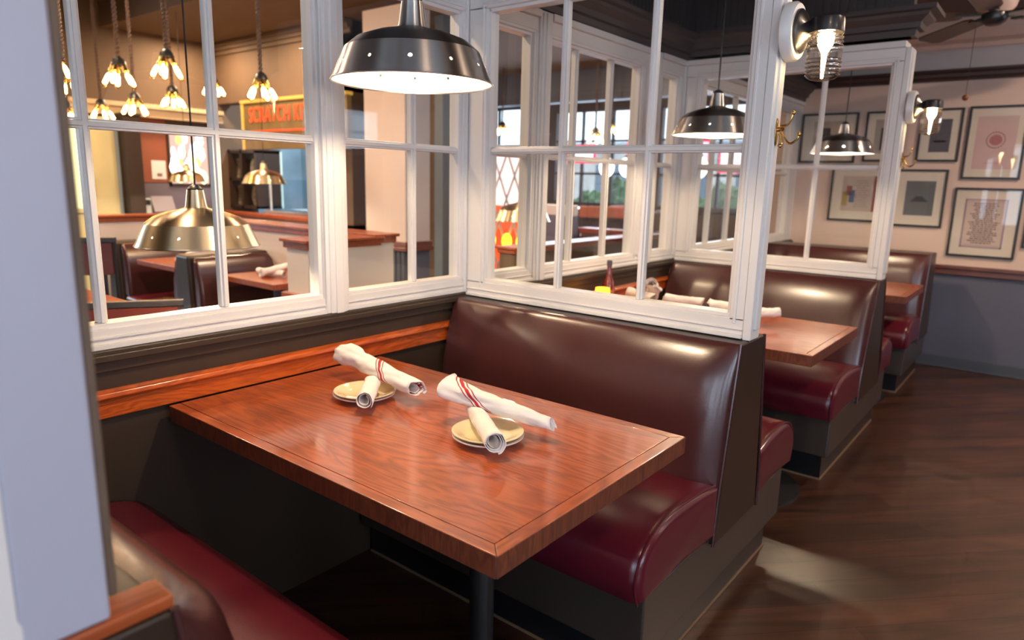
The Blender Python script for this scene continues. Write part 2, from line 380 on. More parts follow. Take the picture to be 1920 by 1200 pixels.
NW = [0]
def glazed(root, org, plane, c, o0, o1, a0, a1, vms, post=(), top=2.13, lo=.945, rail_lo=1.01, rail_hi=2.02, mid=1.515, d=.036, mats=WHITE):
    """framed, divided glazing in plane x=c ('x', runs along y) or y=c ('y', runs along x). o0..o1 clear opening, a0..a1 outer edge."""
    def bx(B, p, q, r, s_, h):
        if plane == 'x': B.box((c-h, p, r), (c+h, q, s_))
        else: B.box((p, c-h, r), (q, c+h, s_))
    f = MB(org)
    bx(f, a0, a1, lo, rail_lo-.012, d); bx(f, a0, a1, rail_hi+.012, top-.03, d); bx(f, a0, a1, top-.03, top, d+.018)
    bx(f, a0, o0-.012, rail_lo-.02, rail_hi+.02, d); bx(f, o1+.012, a1, rail_lo-.02, rail_hi+.02, d)
    for h, z0, z1 in ((d+.010, lo, lo+.013), (d+.006, lo+.026, lo+.032), (d-.008, rail_lo-.013, rail_lo)):
        bx(f, a0, a1, z0, z1, h)
    bx(f, o0-.014, o0, rail_lo-.01, rail_hi+.01, d-.012); bx(f, o1, o1+.014, rail_lo-.01, rail_hi+.01, d-.012)
    bx(f, o0-.01, o1+.01, rail_hi, rail_hi+.014, d-.012)
    bx(f, o0-.034, o0-.024, rail_lo-.03, rail_hi+.03, d+.004); bx(f, o1+.024, o1+.034, rail_lo-.03, rail_hi+.03, d+.004)
    bx(f, o0-.034, o1+.034, rail_hi+.024, rail_hi+.034, d+.004)
    f.build('frame', mats, root, bevel=.0025, seg=1)
    for vmx in vms:
        m = MB(org); bx(m, vmx-.0125, vmx+.0125, rail_lo, rail_hi, .012); bx(m, vmx-.006, vmx+.006, rail_lo, rail_hi, .020); m.build('muntin', mats, root, bevel=.002, seg=1)
    m = MB(org); bx(m, o0, o1, mid-.013, mid+.013, .013); bx(m, o0, o1, mid-.007, mid+.007, .0195); m.build('muntin', mats, root, bevel=.002, seg=1)
    xs = [o0]+list(vms)+[o1]
    for i in range(len(xs)-1):
        for (z0, z1) in ((rail_lo, mid), (mid, rail_hi)):
            g = MB(org); bx(g, xs[i]+.001, xs[i+1]-.001, z0, z1, .002); g.build('pane', PANE, root)
PC = XP-.036
def panel(o0, o1, a0, a1, vms):
    NW[0] += 1
    org = (PC, a0, .945); r = sroot('window_%d' % NW[0], org); glazed(r, org, 'x', PC, o0, o1, a0, a1, vms)
panel(.36, 1.37, .30, 1.385, (.705, 1.045))
panel(1.495, 2.045, 1.475, 2.07, (1.815,))
panel(2.20, 2.50, 2.15, 2.54, ())
panel(2.645, 3.49, 2.63, 3.56, (2.885, 3.215))
panel(3.75, 3.95, 3.70, 4.02, ())
panel(4.25, 5.3, 4.17, 5.36, (4.6, 4.95))
panel(5.5, 6.2, 5.46, 6.42, (5.85,))
panel(-.85, .06, -.95, .10, (-.55, -.25))
def pilaster(y0, y1, n):
    b = MB(); b.box((PC-.05, y0, .945), (XP+.010, y1, 2.13)); 
    b.box((XP, y0+.012, .945), (XP+.018, y1-.012, 2.12)); b.box((XP, y0+.03, .945), (XP+.026, y1-.03, 2.12))
    struct(b.build('trim_%d' % n, WHITE, bevel=.003))
pilaster(1.385, 1.475, 6); pilaster(2.54, 2.63, 7); pilaster(3.56, 3.70, 8); pilaster(.10, .30, 9); pilaster(5.36, 5.46, 10); pilaster(4.02, 4.17, 17); pilaster(2.07, 2.15, 18)

# dark beadboard header above the partition and above every screen
def beadboard(name, plane, c0, c1, a0, a1, z0, z1, pitch=.042, faces=(0, 1)):
    b = MB()
    if plane == 'x': b.box((c0, a0, z0), (c1, a1, z1))
    else: b.box((a0, c0, z0), (a1, c1, z1))
    n = int((a1-a0)/pitch)
    for i in range(n+1):
        a = a0+i*pitch
        for f in faces:
            if plane == 'x':
                x = (c0-.004, c0) if f == 0 else (c1, c1+.004)
                b.box((x[0], a, z0), (x[1], min(a+pitch-.009, a1), z1))
            else:
                y = (c0-.004, c0) if f == 0 else (c1, c1+.004)
                b.box((a, y[0], z0), (min(a+pitch-.009, a1), y[1], z1))
    return struct(b.build(name, DARKBEAD))
beadboard('wall_header_left', 'x', -1.975, -1.905, -3.4, YB, 2.13, 2.66)
CROWN = [(0, 0), (.018, 0), (.022, .03), (.040, .035), (.044, .06), (.075, .085), (.080, .10), (.11, .105), (.11, .125), (0, .125)]
b = MB(); b.prism([(-1.905+p, 2.135+q) for p, q in CROWN], 'y', -3.4, YB); struct(b.build('trim_11', DARKBEAD))
def header(yc, n):
    beadboard('wall_header_%s' % {1: 'front', 2: 'middle', 3: 'rear'}[n], 'y', yc-.03, yc+.03, -1.90, -.72, 2.15, 2.66)
    b = MB()
    # mitred crown all round the three free sides
    rings = []
    x0, x1, y0, y1 = -1.90, -.715, yc-.032, yc+.032
    for p, q in CROWN[1:-1]:
        rings.append([(x0, y0-p, 2.15+q), (x1+p, y0-p, 2.15+q), (x1+p, y1+p, 2.15+q), (x0, y1+p, 2.15+q)])
    vs = [v for r in rings for v in r]; fs = []
    for j in range(len(rings)-1):
        for i in range(3): fs.append((4*j+i, 4*j+i+1, 4*j+i+5, 4*j+i+4))
    m = len(rings)-1
    fs += [(0, 3, 2, 1), (4*m, 4*m+1, 4*m+2, 4*m+3), tuple(4*j for j in range(m+1))+tuple()[::-1] if False else (0, 4*m, 4*m+3, 3)]
    b.add(vs, fs); struct(b.build('trim_%d' % (11+n), DARKBEAD))

# ------------------------------------------------------------------ cross screens standing on the bench backs
def screen(yc, half, label, z_lo=.935):
    org = (-1.30, yc, z_lo)
    r = thing('glazed_screen', org, label, 'glazed screen', 'white glazed screens between the booths')
    glazed(r, org, 'y', yc, -1.785, -.785, -1.885, -.7265, (-1.455, -1.105), lo=z_lo, d=half)
    m = MB(org); m.box((-.726, yc-half-.003, z_lo-.003), (-.700, yc+half+.003, 2.10)); m.box((-.702, yc-half+.016, z_lo+.03), (-.692, yc+half-.016, 2.09))
    m.build('end_post', WHITE, r, bevel=.003)
    return r
sc1 = screen(2.11, .036, 'white glazed wooden screen above the nearest full bench back, wall lamp on its end')
sc2 = screen(4.07, .045, 'white glazed wooden screen on the second bench back, farther along the aisle')
header(2.11, 1); header(4.07, 2)
# the nearest screen: its thick end post stands at the left edge of the view
org = (-1.30, .20, .935)
r0 = thing('glazed_screen', org, 'near white screen whose thick end post fills the left edge of the view', 'glazed screen', 'white glazed screens between the booths')
glazed(r0, org, 'y', .20, -1.785, -.80, -1.885, -.715, (-1.455, -1.105), lo=.935, d=.034)
m = MB(org); m.box((-.735, .160, .952), (-.700, .238, 2.14)); m.build('end_post', mat('cool_white_paint', (.42, .42, .51), .42, bump=.05, bscale=40), r0, bevel=.004)  # white paint darkened and blued for the dim daylight on this face
m = MB(org); m.box((-.725, .238, .975), (-.703, .247, 2.12)); m.build('post_trim', mat('brown_edge', (.13, .085, .055), .6, var=.2, vscale=12), r0, bevel=.002)
m = MB(org); m.prism([(.160, .99), (.166, .975), (.158, .96), (.128, .955), (.128, 2.14), (.160, 2.14)], 'x', -.720, -.7005); m.build('post_moulding', WHITE, r0)

# ------------------------------------------------------------------ booth benches
def catmull(pts, n=5):
    out = []
    P = [Vector((p[0], p[1], 0)) for p in pts]; P = [P[0]*2-P[1]]+P+[P[-1]*2-P[-2]]
    for i in range(1, len(P)-2):
        for k in range(n):
            t = k/n
            a, b_, c, d = P[i-1], P[i], P[i+1], P[i+2]
            q = .5*((2*b_)+(c-a)*t+(2*a-5*b_+4*c-d)*t*t+(3*b_-a-3*c+d)*t**3)
            out.append((q.x, q.y))
    out.append((pts[-1][0], pts[-1][1])); return out
SEATP = [(0, .500), (-.12, .522), (-.26, .532), (-.36, .520), (-.43, .480), (-.455, .425), (-.452, .375), (-.438, .338)]
def seat_mesh(org, ax, base, D, sgn, x0, x1, er=.035):
    """cushion: profile runs from the back (d=0) forwards; placed at y = base + sgn*d"""
    k = D/.455
    prof = catmull(SEATP, 5); prof = [(d*k, z) for d, z in prof] + [(-.22*k, .336), (0, .336)]
    cx = -.23*k; cz = .42
    secs = []
    nx = 10
    for i in range(nx+1): secs.append((x0+(x1-er-x0)*i/nx, 0))
    for i in range(1, 7):
        t = i/6*PI/2; secs.append((x1-er+er*math.sin(t), er*(1-math.cos(t))))
    vs = []; n = len(prof)
    for (x, ins) in secs:
        for d, z in prof:
            L = math.hypot(d-cx, z-cz); f = 1-ins/max(L, .05)
            vs.append((x, base + sgn*(cx+(d-cx)*f), cz+(z-cz)*f))
    fs = []
    for j in range(len(secs)-1):
        for i in range(n):
            q = (i+1) % n; fs.append((j*n+i, j*n+q, (j+1)*n+q, (j+1)*n+i))
    fs.append(tuple(range(n))); fs.append(tuple((len(secs)-1)*n+i for i in range(n)))
    b = MB(org); b.add(vs, fs)
    pip = [(x1-.012, base+sgn*(d*.995), z-.002) for d, z in catmull([(d*k, z) for d, z in SEATP], 5)]
    return b, pip

def pad_mesh(org, yb0, yb1, z0, z1, x0, x1, B, sgn):
    """upholstered back pad bulging by B from the plane that runs from yb0 (bottom) to yb1 (top)"""
    nu, nv = 48, 26; vs = []; fs = []
    for j in range(nv+1):
        v = .5-.5*math.cos(PI*j/nv); z = z0+(z1-z0)*v
        for i in range(nu+1):
            u = .5-.5*math.cos(PI*i/nu); x = x0+(x1-x0)*u
            du = min((x-x0)/.03, (x1-x)/.105); du = max(0, min(1, du)); su = math.sqrt(max(0, 1-(1-du)**2))
            dt = max(0, min(1, (z1-z)/(.13 if B < .08 else .085))); st = math.sqrt(max(0, 1-(1-dt)**2))
            db = max(0, min(1, (z-z0)/.04)); sb = math.sqrt(max(0, 1-(1-db)**2))
            h = B*su*st*sb*(.78+.22*math.sin(PI*min(1, v*1.05)))
            yb = yb0+(yb1-yb0)*v
            vs.append((x, yb-sgn*h, z))
    W = nu+1
    for j in range(nv):
        for i in range(nu): fs.append((j*W+i, j*W+i+1, (j+1)*W+i+1, (j+1)*W+i))
    return MB(org).add(vs, fs)

def make_bench(yc, label, front=None, rear=None, top=.15, bot=.19, x0=-1.885, x1=-.70, ztop=.932, cap=False, group='booth benches along the aisle', B=.055, xoff=0):
    """front / rear: how far the seat edge lies from yc towards -y / +y"""
    org = (-1.3, yc, 0)
    r = thing('booth_bench', org, label, 'booth bench', group)
    y0 = yc-(bot if front else .02); y1 = yc+(bot if rear else .25)
    t0 = yc-(top-.03 if front else .02); t1 = yc+(top-.03 if rear else .13)
    b = MB(org); b.prism([(y0, .30), (y1, .30), (t1, ztop), (t0, ztop)], 'x', x0, x1-.002); b.build('back_panel', VSIDE, r, bevel=.008)
    py0 = yc-(front-.075) if front else yc-.02; py1 = yc+(rear-.075) if rear else yc+.25
    b = MB(org); b.box((x0, py0, .135), (x1-.018, py1, .328)); b.build('plinth', PLINTH, r, bevel=.006)
    b = MB(org); b.box((x0, py0+.05, .006), (x1-.05, py1-.05 if rear else py1, .14)); b.build('toe_kick', TOE, r)
    b = MB(org); b.box((x0, py0+.045, 0), (x1-.046, py1-.045 if rear else py1, .008)); b.build('floor_edging', TAN, r)
    for sgn, dist in ((1, front), (-1, rear)):
        if not dist: continue
        base = yc-sgn*(bot-.012); D = dist-bot+.012
        sb, pip = seat_mesh(org, 'y', base, D, sgn, x0, x1)
        s_ = sb.build('seat', VSEAT, r, smooth=True)
        MB(org).tube(pip, .0038, 6).build('piping', VSEAT, s_, smooth=True)
        p = pad_mesh(org, yc-sgn*(bot-.005), yc-sgn*(top-.035), .44, ztop, x0, x1-.004, B, sgn).build('backrest', VBACK, r, smooth=True)
        pts = [(x1-.003, yc-sgn*(bot+.006), .30), (x1-.003, yc-sgn*(bot-.002), .44)]
        pts += [(x1-.003, yc-sgn*(bot-.002+(top-.03-bot+.002)*t), .44+(ztop-.44)*t) for t in (.2, .4, .6, .8, 1.0)]
        MB(org).tube(pts, .005, 8).build('piping', VBACK, p, smooth=True)
    return r
be1 = make_bench(2.11, 'double burgundy booth bench behind the nearest table, lit by the first wall lamp', .685, .60, top=.135, bot=.185)
be2 = make_bench(4.07, 'second double burgundy booth bench, behind the middle table', .79, .60, top=.11, bot=.25)
be3 = make_bench(5.90, 'last booth bench standing in front of the picture wall', .70, None, top=.19, bot=.22, ztop=.95)
be0 = make_bench(.15, 'nearest bench at bottom left, mostly cut off by the frame edge', .60, .64, top=.182, bot=.225, ztop=.93, B=.10)
org = (-.72, .1, .93)
o = MB(org).box((-.745, -.25, .9335), (-.698, .300, .951)).build('ledge_cap', TABLEY, bevel=.004)
o.location = org; tag(o, 'orange wooden cap strip under the near white post, bottom left', 'wood cap')

# ------------------------------------------------------------------ tables
def make_table(y0, y1, label, x0=-1.875, x1=-.68, z=.762, th=.046):
    org = (-1.04, (y0+y1)/2, 0)
    r = thing('dining_table', org, label, 'table', 'wooden booth tables along the aisle')
    bw = .032; g = .0008
    b = MB(org); b.box((x0+.0, y0+bw+g, z-th+.004), (x1-bw-g, y1-bw-g, z)); b.build('tabletop', TABLEW, r, bevel=.001, seg=1)
    b = MB(org)
    b.prism([(x0, y0), (x1, y0), (x1-bw, y0+bw), (x0, y0+bw)], 'z', z-th, z+.0004)
    b.prism([(x0, y1-bw), (x1-bw, y1-bw), (x1, y1), (x0, y1)], 'z', z-th, z+.0004)
    b.prism([(x1, y0), (x1, y1), (x1-bw, y1-bw), (x1-bw, y0+bw)], 'z', z-th, z+.0004)
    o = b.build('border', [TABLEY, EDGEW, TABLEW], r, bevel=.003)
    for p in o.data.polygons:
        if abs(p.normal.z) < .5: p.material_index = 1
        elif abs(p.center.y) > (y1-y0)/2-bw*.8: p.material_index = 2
    b = MB(org); yc = (y0+y1)/2
    b.lathe([(.032, .03), (.032, z-th-.012)], (-1.04, yc, 0), 24)
    b.build('pedestal', BLACK, r, smooth=True)
    b = MB(org); b.lathe([(.0, .0), (.27, 0), (.27, .012), (.12, .028), (.045, .034), (.04, .06), (.0, .06)], (-1.04, yc, 0), 40); b.build('base_plate', BLACK, r, smooth=True)
    b = MB(org); b.box((-1.20, yc-.18, z-th-.012), (-.88, yc+.18, z-th)); b.build('mounting_plate', BLACK, r)
    return r
make_table(.833, 1.597, 'large red-brown plank table in the foreground with two plate stacks')
make_table(2.745, 3.49, 'wooden booth table in the middle booth, behind the first screen')
make_table(4.74, 5.44, 'small-looking wooden table in the farthest booth')

# ------------------------------------------------------------------ dome pendants
def make_pendant(loc, label, cord_top, group='steel dome pendants over the booth tables'):
    r = thing('pendant_lamp', loc, label, 'pendant lamp', group)
    R = .193
    prof = [(R+.003, 0), (R+.001, .004), (.166, .068), (.163, .074), (.135, .097), (.095, .112), (.055, .121), (.037, .127), (.034, .134), (.0265, .186)]
    inn = [(a-.0022, h-.001 if h > .01 else h) for a, h in prof]
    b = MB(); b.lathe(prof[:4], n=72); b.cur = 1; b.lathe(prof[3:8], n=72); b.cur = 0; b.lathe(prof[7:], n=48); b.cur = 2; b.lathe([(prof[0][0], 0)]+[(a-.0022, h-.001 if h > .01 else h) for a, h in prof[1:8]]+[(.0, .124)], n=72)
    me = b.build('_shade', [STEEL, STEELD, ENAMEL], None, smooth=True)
    c = MB()
    for k in range(12):
        a = 2*PI*(k+.5)/12; dr = Vector((math.cos(a), math.sin(a), .35)).normalized()
        q = Vector((math.cos(a)*.181, math.sin(a)*.181, .038)); c.tube([q-dr*.03, q+dr*.03], .0042, 12)
    cu = c.build('_cut', BLACK)
    md = me.modifiers.new('b', 'BOOLEAN'); md.operation = 'DIFFERENCE'; md.object = cu; md.solver = 'FAST'
    dg = bpy.context.evaluated_depsgraph_get(); dg.update()
    nm = bpy.data.meshes.new_from_object(me.evaluated_get(dg)); nm.name = 'shade'
    bpy.data.objects.remove(me); bpy.data.objects.remove(cu)
    for p in nm.polygons: p.use_smooth = True
    nm.set_sharp_from_angle(angle=math.radians(25))
    sh = bpy.data.objects.new('shade', nm); COL.objects.link(sh); sh.parent = r
    MB().tube([(math.cos(t*PI/36)*(R+.002), math.sin(t*PI/36)*(R+.002), .001) for t in range(73)], .0028, 6, cap=False).build('rolled_rim', STEEL, sh, smooth=True)
    MB().lathe([(.0, .186), (.022, .186), (.024, .19), (.018, .197), (.008, .203), (.0, .204)], n=24).build('cap', BLACK, r, smooth=True)
    MB().lathe([(.0, .124), (.018, .124), (.018, .085), (.014, .08), (0, .08)], n=16).build('socket', BLACK, r, smooth=True)
    MB().ball((0, 0, .056), .0195, 10, (1, 1, 1.2)).build('bulb', BULB, r, smooth=True)
    MB().tube([(0, 0, .20), (0, 0, cord_top-loc[2])], .0032, 6).build('cord', CORDM, r, smooth=True)
    return r
pd1 = make_pendant((-1.29, 1.215, 1.628), 'large brushed steel dome pendant hanging over the foreground table', 2.66)
KIDS.update({o.name: [x for x in bpy.data.objects if x.parent == o] for o in [pd1]+[x for x in bpy.data.objects if x.parent == pd1]})
copy_tree(pd1, (-1.31, 3.13, 1.628), 'dome pendant over the middle booth table, seen through the near screen')
copy_tree(pd1, (-1.19, 4.95, 1.628), 'dome pendant over the farthest booth, in front of the framed pictures')
cords = {}
pg = copy_tree(pd1, (-2.38, 1.205, 1.150), 'gold-lit dome pendant behind the left partition glass, above the brown bench', scale=1.04)
p5 = copy_tree(pd1, (-7.3, 3.62, 1.31), 'small far pendant in front of the coloured glass window', scale=.92)
p6 = copy_tree(pd1, (-5.84, 3.62, 1.32), 'small copper-lit pendant in front of the kitchen counter')
p7 = copy_tree(pd1, (-2.94, 3.80, 1.13), 'pendant beside the red lattice panel, half hidden by a window frame')
BST = mat('warm_tinted_steel', (.80, .64, .42), .32, metal=1, aniso=.8); BSD = mat('warm_tinted_steel_dark', (.36, .26, .17), .32, metal=1, aniso=.8)  # steel tinted gold for the warm light it reflects; dome part darkened
gold_me = None
for p in (pg, p5, p6, p7):
    for ch_ in [x for x in bpy.data.objects if x.parent == p and x.name.startswith('shade')]:
        if gold_me is None:
            gold_me = ch_.data.copy(); gold_me.materials[0] = BST; gold_me.materials[1] = BSD
        ch_.data = gold_me
for p, ztop in ((pg, 3.45), (p5, 3.0), (p6, 3.0), (p7, 3.0)):
    for ch in [x for x in bpy.data.objects if x.parent == p and x.name.startswith('cord')]:
        s_ = p.scale[2]; l = (ztop-p.location[2])/s_
        ch.data = ch.data.copy()
        for v in ch.data.vertices:
            if v.co.z > .5: v.co.z = l

# ------------------------------------------------------------------ wall sconces and coat hooks on the screen ends
def make_sconce(loc, label):
    r = thing('wall_sconce', loc, label, 'wall lamp', 'jelly jar wall lamps on the screen ends')
    MB().lathe([(0, 0), (.076, 0), (.080, .004), (.080, .026), (.074, .034), (.0, .034)], n=48, axis='x').build('mounting_disc', WHITE, r, smooth=True)
    MB().lathe([(0, .034), (.060, .034), (.060, .040), (.052, .048), (.034, .056), (.022, .066), (.018, .074), (.018, .082), (0, .082)], n=40, axis='x').build('arm', BRONZE, r, smooth=True)
    MB().lathe([(0, .030), (.034, .030), (.043, .026), (.045, .018), (.046, -.008), (.046, -.012), (.041, -.012), (.039, .01), (0, .01)], (.108, 0, .000), 40).build('cap', BRONZE, r, smooth=True)
    prof = [(.040, -.008)]
    for k in range(46):
        z = -.012-k*.0026; env = .0425+.0035*math.sin(PI*k/46)
        rib = .0028*math.sin(2*PI*k/4.2) if (k < 17 or k > 27) else 0
        prof.append((env+rib, z))
    prof += [(.034, -.134), (.020, -.138), (.0, -.139)]
    MB().lathe(prof, (.108, 0, .000), 48).build('jar', JAR, r, smooth=True)
    MB().lathe([(0, -.008), (.016, -.010), (.018, -.028), (.014, -.050), (.006, -.068), (.0045, -.10), (.003, -.122), (0, -.124)], (.108, 0, .000), 16).build('bulb', SCB, r, smooth=True)
    return r
sn1 = make_sconce((-.692, 2.11, 1.835), 'wall lamp with ribbed glass jar on the end post of the nearest screen')
KIDS[sn1.name] = [x for x in bpy.data.objects if x.parent == sn1]
copy_tree(sn1, (-.692, 4.07, 1.815), 'farther ribbed glass wall lamp in front of the framed pictures')
def make_hook(loc, label):
    r = thing('coat_hook', loc, label, 'coat hook', 'brass coat hooks on the screen ends')
    b = MB(); b.lathe([(0, 0), (.011, 0), (.012, .002), (.010, .004), (0, .005)], n=20, axis='x')
    for i in range(len(b.v)): b.v[i].z *= 3.4
    b.build('plate', BRASS, r, smooth=True)
    MB().tube([(.002, 0, .006), (.012, 0, .008), (.020, -.002, .006)], [.008, .007, .005], 10).build('boss', BRASS, r, smooth=True)
    def arm(pts, rr):
        o = MB(); o.tube([(p[0], p[2] if len(p) > 2 else 0, p[1]) for p in [(q[0], q[1]) for q in catmull(pts, 5)]], rr, 8); o.ball((pts[-1][0], 0, pts[-1][1]), .0065, 8); o.build('hook_arm', BRASS, r, smooth=True)
    arm([(.012, .016), (.028, .018), (.038, .032), (.044, .052)], .0033)
    arm([(.014, .000), (.026, -.020), (.042, -.034), (.060, -.024), (.066, -.008)], .0033)
    arm([(.010, -.006), (.016, -.022), (.020, -.034), (.014, -.040)], .003)
    return r
hk1 = make_hook((-.692, 2.10, 1.56), 'brass double coat hook below the nearest wall lamp')
KIDS[hk1.name] = [x for x in bpy.data.objects if x.parent == hk1]
copy_tree(hk1, (-.693, 4.07, 1.555), 'brass coat hook on the farther screen end, before the pictures')

# ------------------------------------------------------------------ plates and rolled napkins on the first table
def make_plate(loc, label):
    o = MB().lathe([(0, 0), (.050, 0), (.053, .002), (.084, .0115), (.0905, .0160), (.0905, .0180), (.088, .0185), (.080, .0165), (.062, .0075), (.054, .0045), (0, .0040)], n=56).build('side_plate', CERAM, smooth=True)
    o.location = loc; return tag(o, label, 'plate', 'stacked side plates on the foreground table')
P1 = Vector((-1.535, 1.245, .7625)); P2 = Vector((-1.045, 1.235, .7625))
a = make_plate(P1, 'lower white side plate of the stack nearer the partition wall')
CPL = a.data; WPL = a.data.copy(); WPL.materials[0] = mat('white_ceramic', (.80, .76, .74), .15, coat=.6); a.data = WPL
for loc, lab in ((P1+Vector((.003, .001, .0085)), 'upper cream side plate of the stack nearer the partition wall'), (P2, 'lower white side plate of the stack nearer the aisle'), (P2+Vector((-.003, .002, .0085)), 'upper cream side plate of the stack nearer the aisle')):
    c = a.copy(); COL.objects.link(c); c.location = loc; c['label'] = lab; c.data = CPL if lab.startswith('upper') else WPL

def make_roll(p0, p1, r0, r1, label, seed, turns=2.3, off=0.0, slope=.55, flare=.35, group='rolled striped napkins on the foreground table', amp=1.0):
    """cloth rolled round cutlery from p0 to p1 (centre line)"""
    p0 = Vector(p0); p1 = Vector(p1); L = (p1-p0).length; t = (p1-p0)/L
    up = Vector((0, 0, 1)); a = t.cross(up).normalized(); c = a.cross(t)
    ns, nt = 40, 84; vs = []; uv = []; rnd = random.Random(seed); sx = rnd.random()*50
    for j in range(ns+1):
        s_ = j/ns
        for i in range(nt+1):
            th = i/nt*turns*2*PI
            R = r0+(r1-r0)*s_ + flare*r0*max(0, 1-s_/.28)**1.6*(.6+.4*math.sin(3*th+sx))
            R *= .34+.66*min(1, th/(turns*2*PI))**.7
            wob = noise.noise(Vector((s_*5+sx, math.cos(th)*1.2, math.sin(th)*1.2)))*.16*amp + noise.noise(Vector((s_*13+sx, math.cos(th)*2.6, math.sin(th)*2.6)))*.06*amp
            R *= 1+wob
            ph = th+1.1+s_*.9
            skew = (slope*.02*(th-turns*PI))*.08 if (j in (0, ns)) else 0
            ax = s_*L + .010*math.sin(th+sx)*((1-s_)**4+s_**6) + skew
            q = p0+t*ax+a*(R*1.08*math.cos(ph))+c*(R*.94*math.sin(ph))
            vs.append(q)
            uv.append((s_*L*.8+.016*(th-(turns-1)*2*PI)*slope*2+off, th))
    W = nt+1; fs = []
    for j in range(ns):
        for i in range(nt): fs.append((j*W+i, j*W+i+1, (j+1)*W+i+1, (j+1)*W+i))
    org = (p0+p1)/2; b = MB(org); b.add(vs, fs)
    o = b.build('napkin_roll', NAPM, uv=uv, smooth=True, solid=.0014); o.location = org
    return tag(o, label, 'napkin roll', group)
make_roll((-1.525, 1.268, .806), (-1.415, 1.148, .804), .023, .023, 'short napkin roll pointing at the camera on the plates nearer the wall', 3, off=-.3, flare=.1)
make_roll((-1.755, 1.345, .842), (-1.375, 1.300, .812), .036, .025, 'long napkin roll lying crosswise over the plates nearer the wall', 5, off=-.16, flare=.05, amp=1.9, slope=.8)
make_roll((-1.135, 1.285, .806), (-.957, 1.155, .803), .021, .024, 'napkin roll with open spiral end facing the camera on the plates nearer the aisle', 8, off=-.3, flare=.1, turns=3.4)
make_roll((-1.225, 1.270, .848), (-.925, 1.335, .806), .032, .018, 'tapered napkin roll lying crosswise over the plates nearer the aisle', 12, off=-.05, flare=.40, amp=1.8, slope=.8)
# paper flag sticking out under the first roll
b = MB((-1.50, 1.19, .779))
o = b.prism([(-1.520, 1.172), (-1.512, 1.160), (-1.470, 1.178), (-1.472, 1.190)], 'z', .7885, .7895).build('paper_napkin_tip', NAPM); o.location = (-1.50, 1.19, .779)
tag(o, 'small printed paper tip sticking out from the napkins on the plates nearer the wall', 'paper')

# ------------------------------------------------------------------ second table: candle, sauce bottle, napkins
G2 = 'rolled napkins on the middle booth table'
make_roll((-1.78, 3.26, .822), (-1.60, 3.20, .822), .030, .026, 'napkin roll standing out at the wall end of the middle table, behind the glass', 21, off=-.3, group=G2)
make_roll((-1.66, 3.32, .835), (-1.62, 3.20, .90), .032, .030, 'napkin roll propped up against the others on the middle table', 22, off=-.3, group=G2)
make_roll((-1.55, 3.22, .822), (-1.36, 3.25, .822), .030, .027, 'napkin roll lying in the centre of the middle table', 23, off=-.3, group=G2)
make_roll((-1.30, 3.22, .822), (-1.12, 3.27, .822), .028, .024, 'napkin roll near the aisle end of the middle table, beyond the frame corner', 24, off=-.3, group=G2)
make_roll((-1.06, 3.16, .822), (-.98, 3.27, .822), .026, .024, 'napkin roll seen beside the right edge of the near screen', 25, off=-.3, group=G2)
for loc, lab in (((-1.66, 3.22, .7625), 'lower side plate at the wall end of the middle table'), ((-1.66, 3.22, .771), 'upper side plate at the wall end of the middle table'), ((-1.20, 3.25, .7625), 'lower side plate at the aisle end of the middle table'), ((-1.20, 3.25, .771), 'upper side plate at the aisle end of the middle table')):
    c = a.copy(); COL.objects.link(c); c.location = loc; c['label'] = lab; c.data = CPL if lab.startswith('upper') else WPL; c['group'] = 'side plates on the middle booth table'
r = thing('candle_holder', (-1.80, 3.02, .762), 'glowing amber glass votive candle beside the sauce bottle', 'candle')
MB().lathe([(0, 0), (.03, 0), (.036, .01), (.040, .080), (.037, .110), (.034, .110), (.036, .080), (.032, .012), (0, .010)], n=28).build('glass_cup', mat('amber_votive_glass', (.9, .38, .02), .3, emit=(1.0, .42, .03), es=2.2), r, smooth=True)
MB().lathe([(0, .012), (.031, .012), (.033, .075), (0, .075)], n=20).build('wax', emis('candle_wax_glow', (1, .55, .12), 4), r, smooth=True)
r = thing('sauce_bottle', (-1.825, 3.12, .762), 'dark red sauce bottle with long neck on the middle table', 'bottle')
MB().lathe([(0, 0), (.030, 0), (.033, .006), (.033, .10), (.030, .125), (.018, .155), (.0135, .175), (.0125, .215), (0, .215)], n=28).build('body', mat('ketchup_red', (.16, .022, .015), .12, coat=1), r, smooth=True)
MB().lathe([(0, .213), (.0145, .213), (.0145, .238), (.012, .243), (0, .243)], n=20).build('cap', mat('dark_cap', (.05, .04, .045), .4), r, smooth=True)
MB().lathe([(.0335, .03), (.0338, .032), (.0338, .088), (.0335, .09)], n=28).build('label', mat('bottle_label', (.35, .12, .08), .5), r, smooth=True)

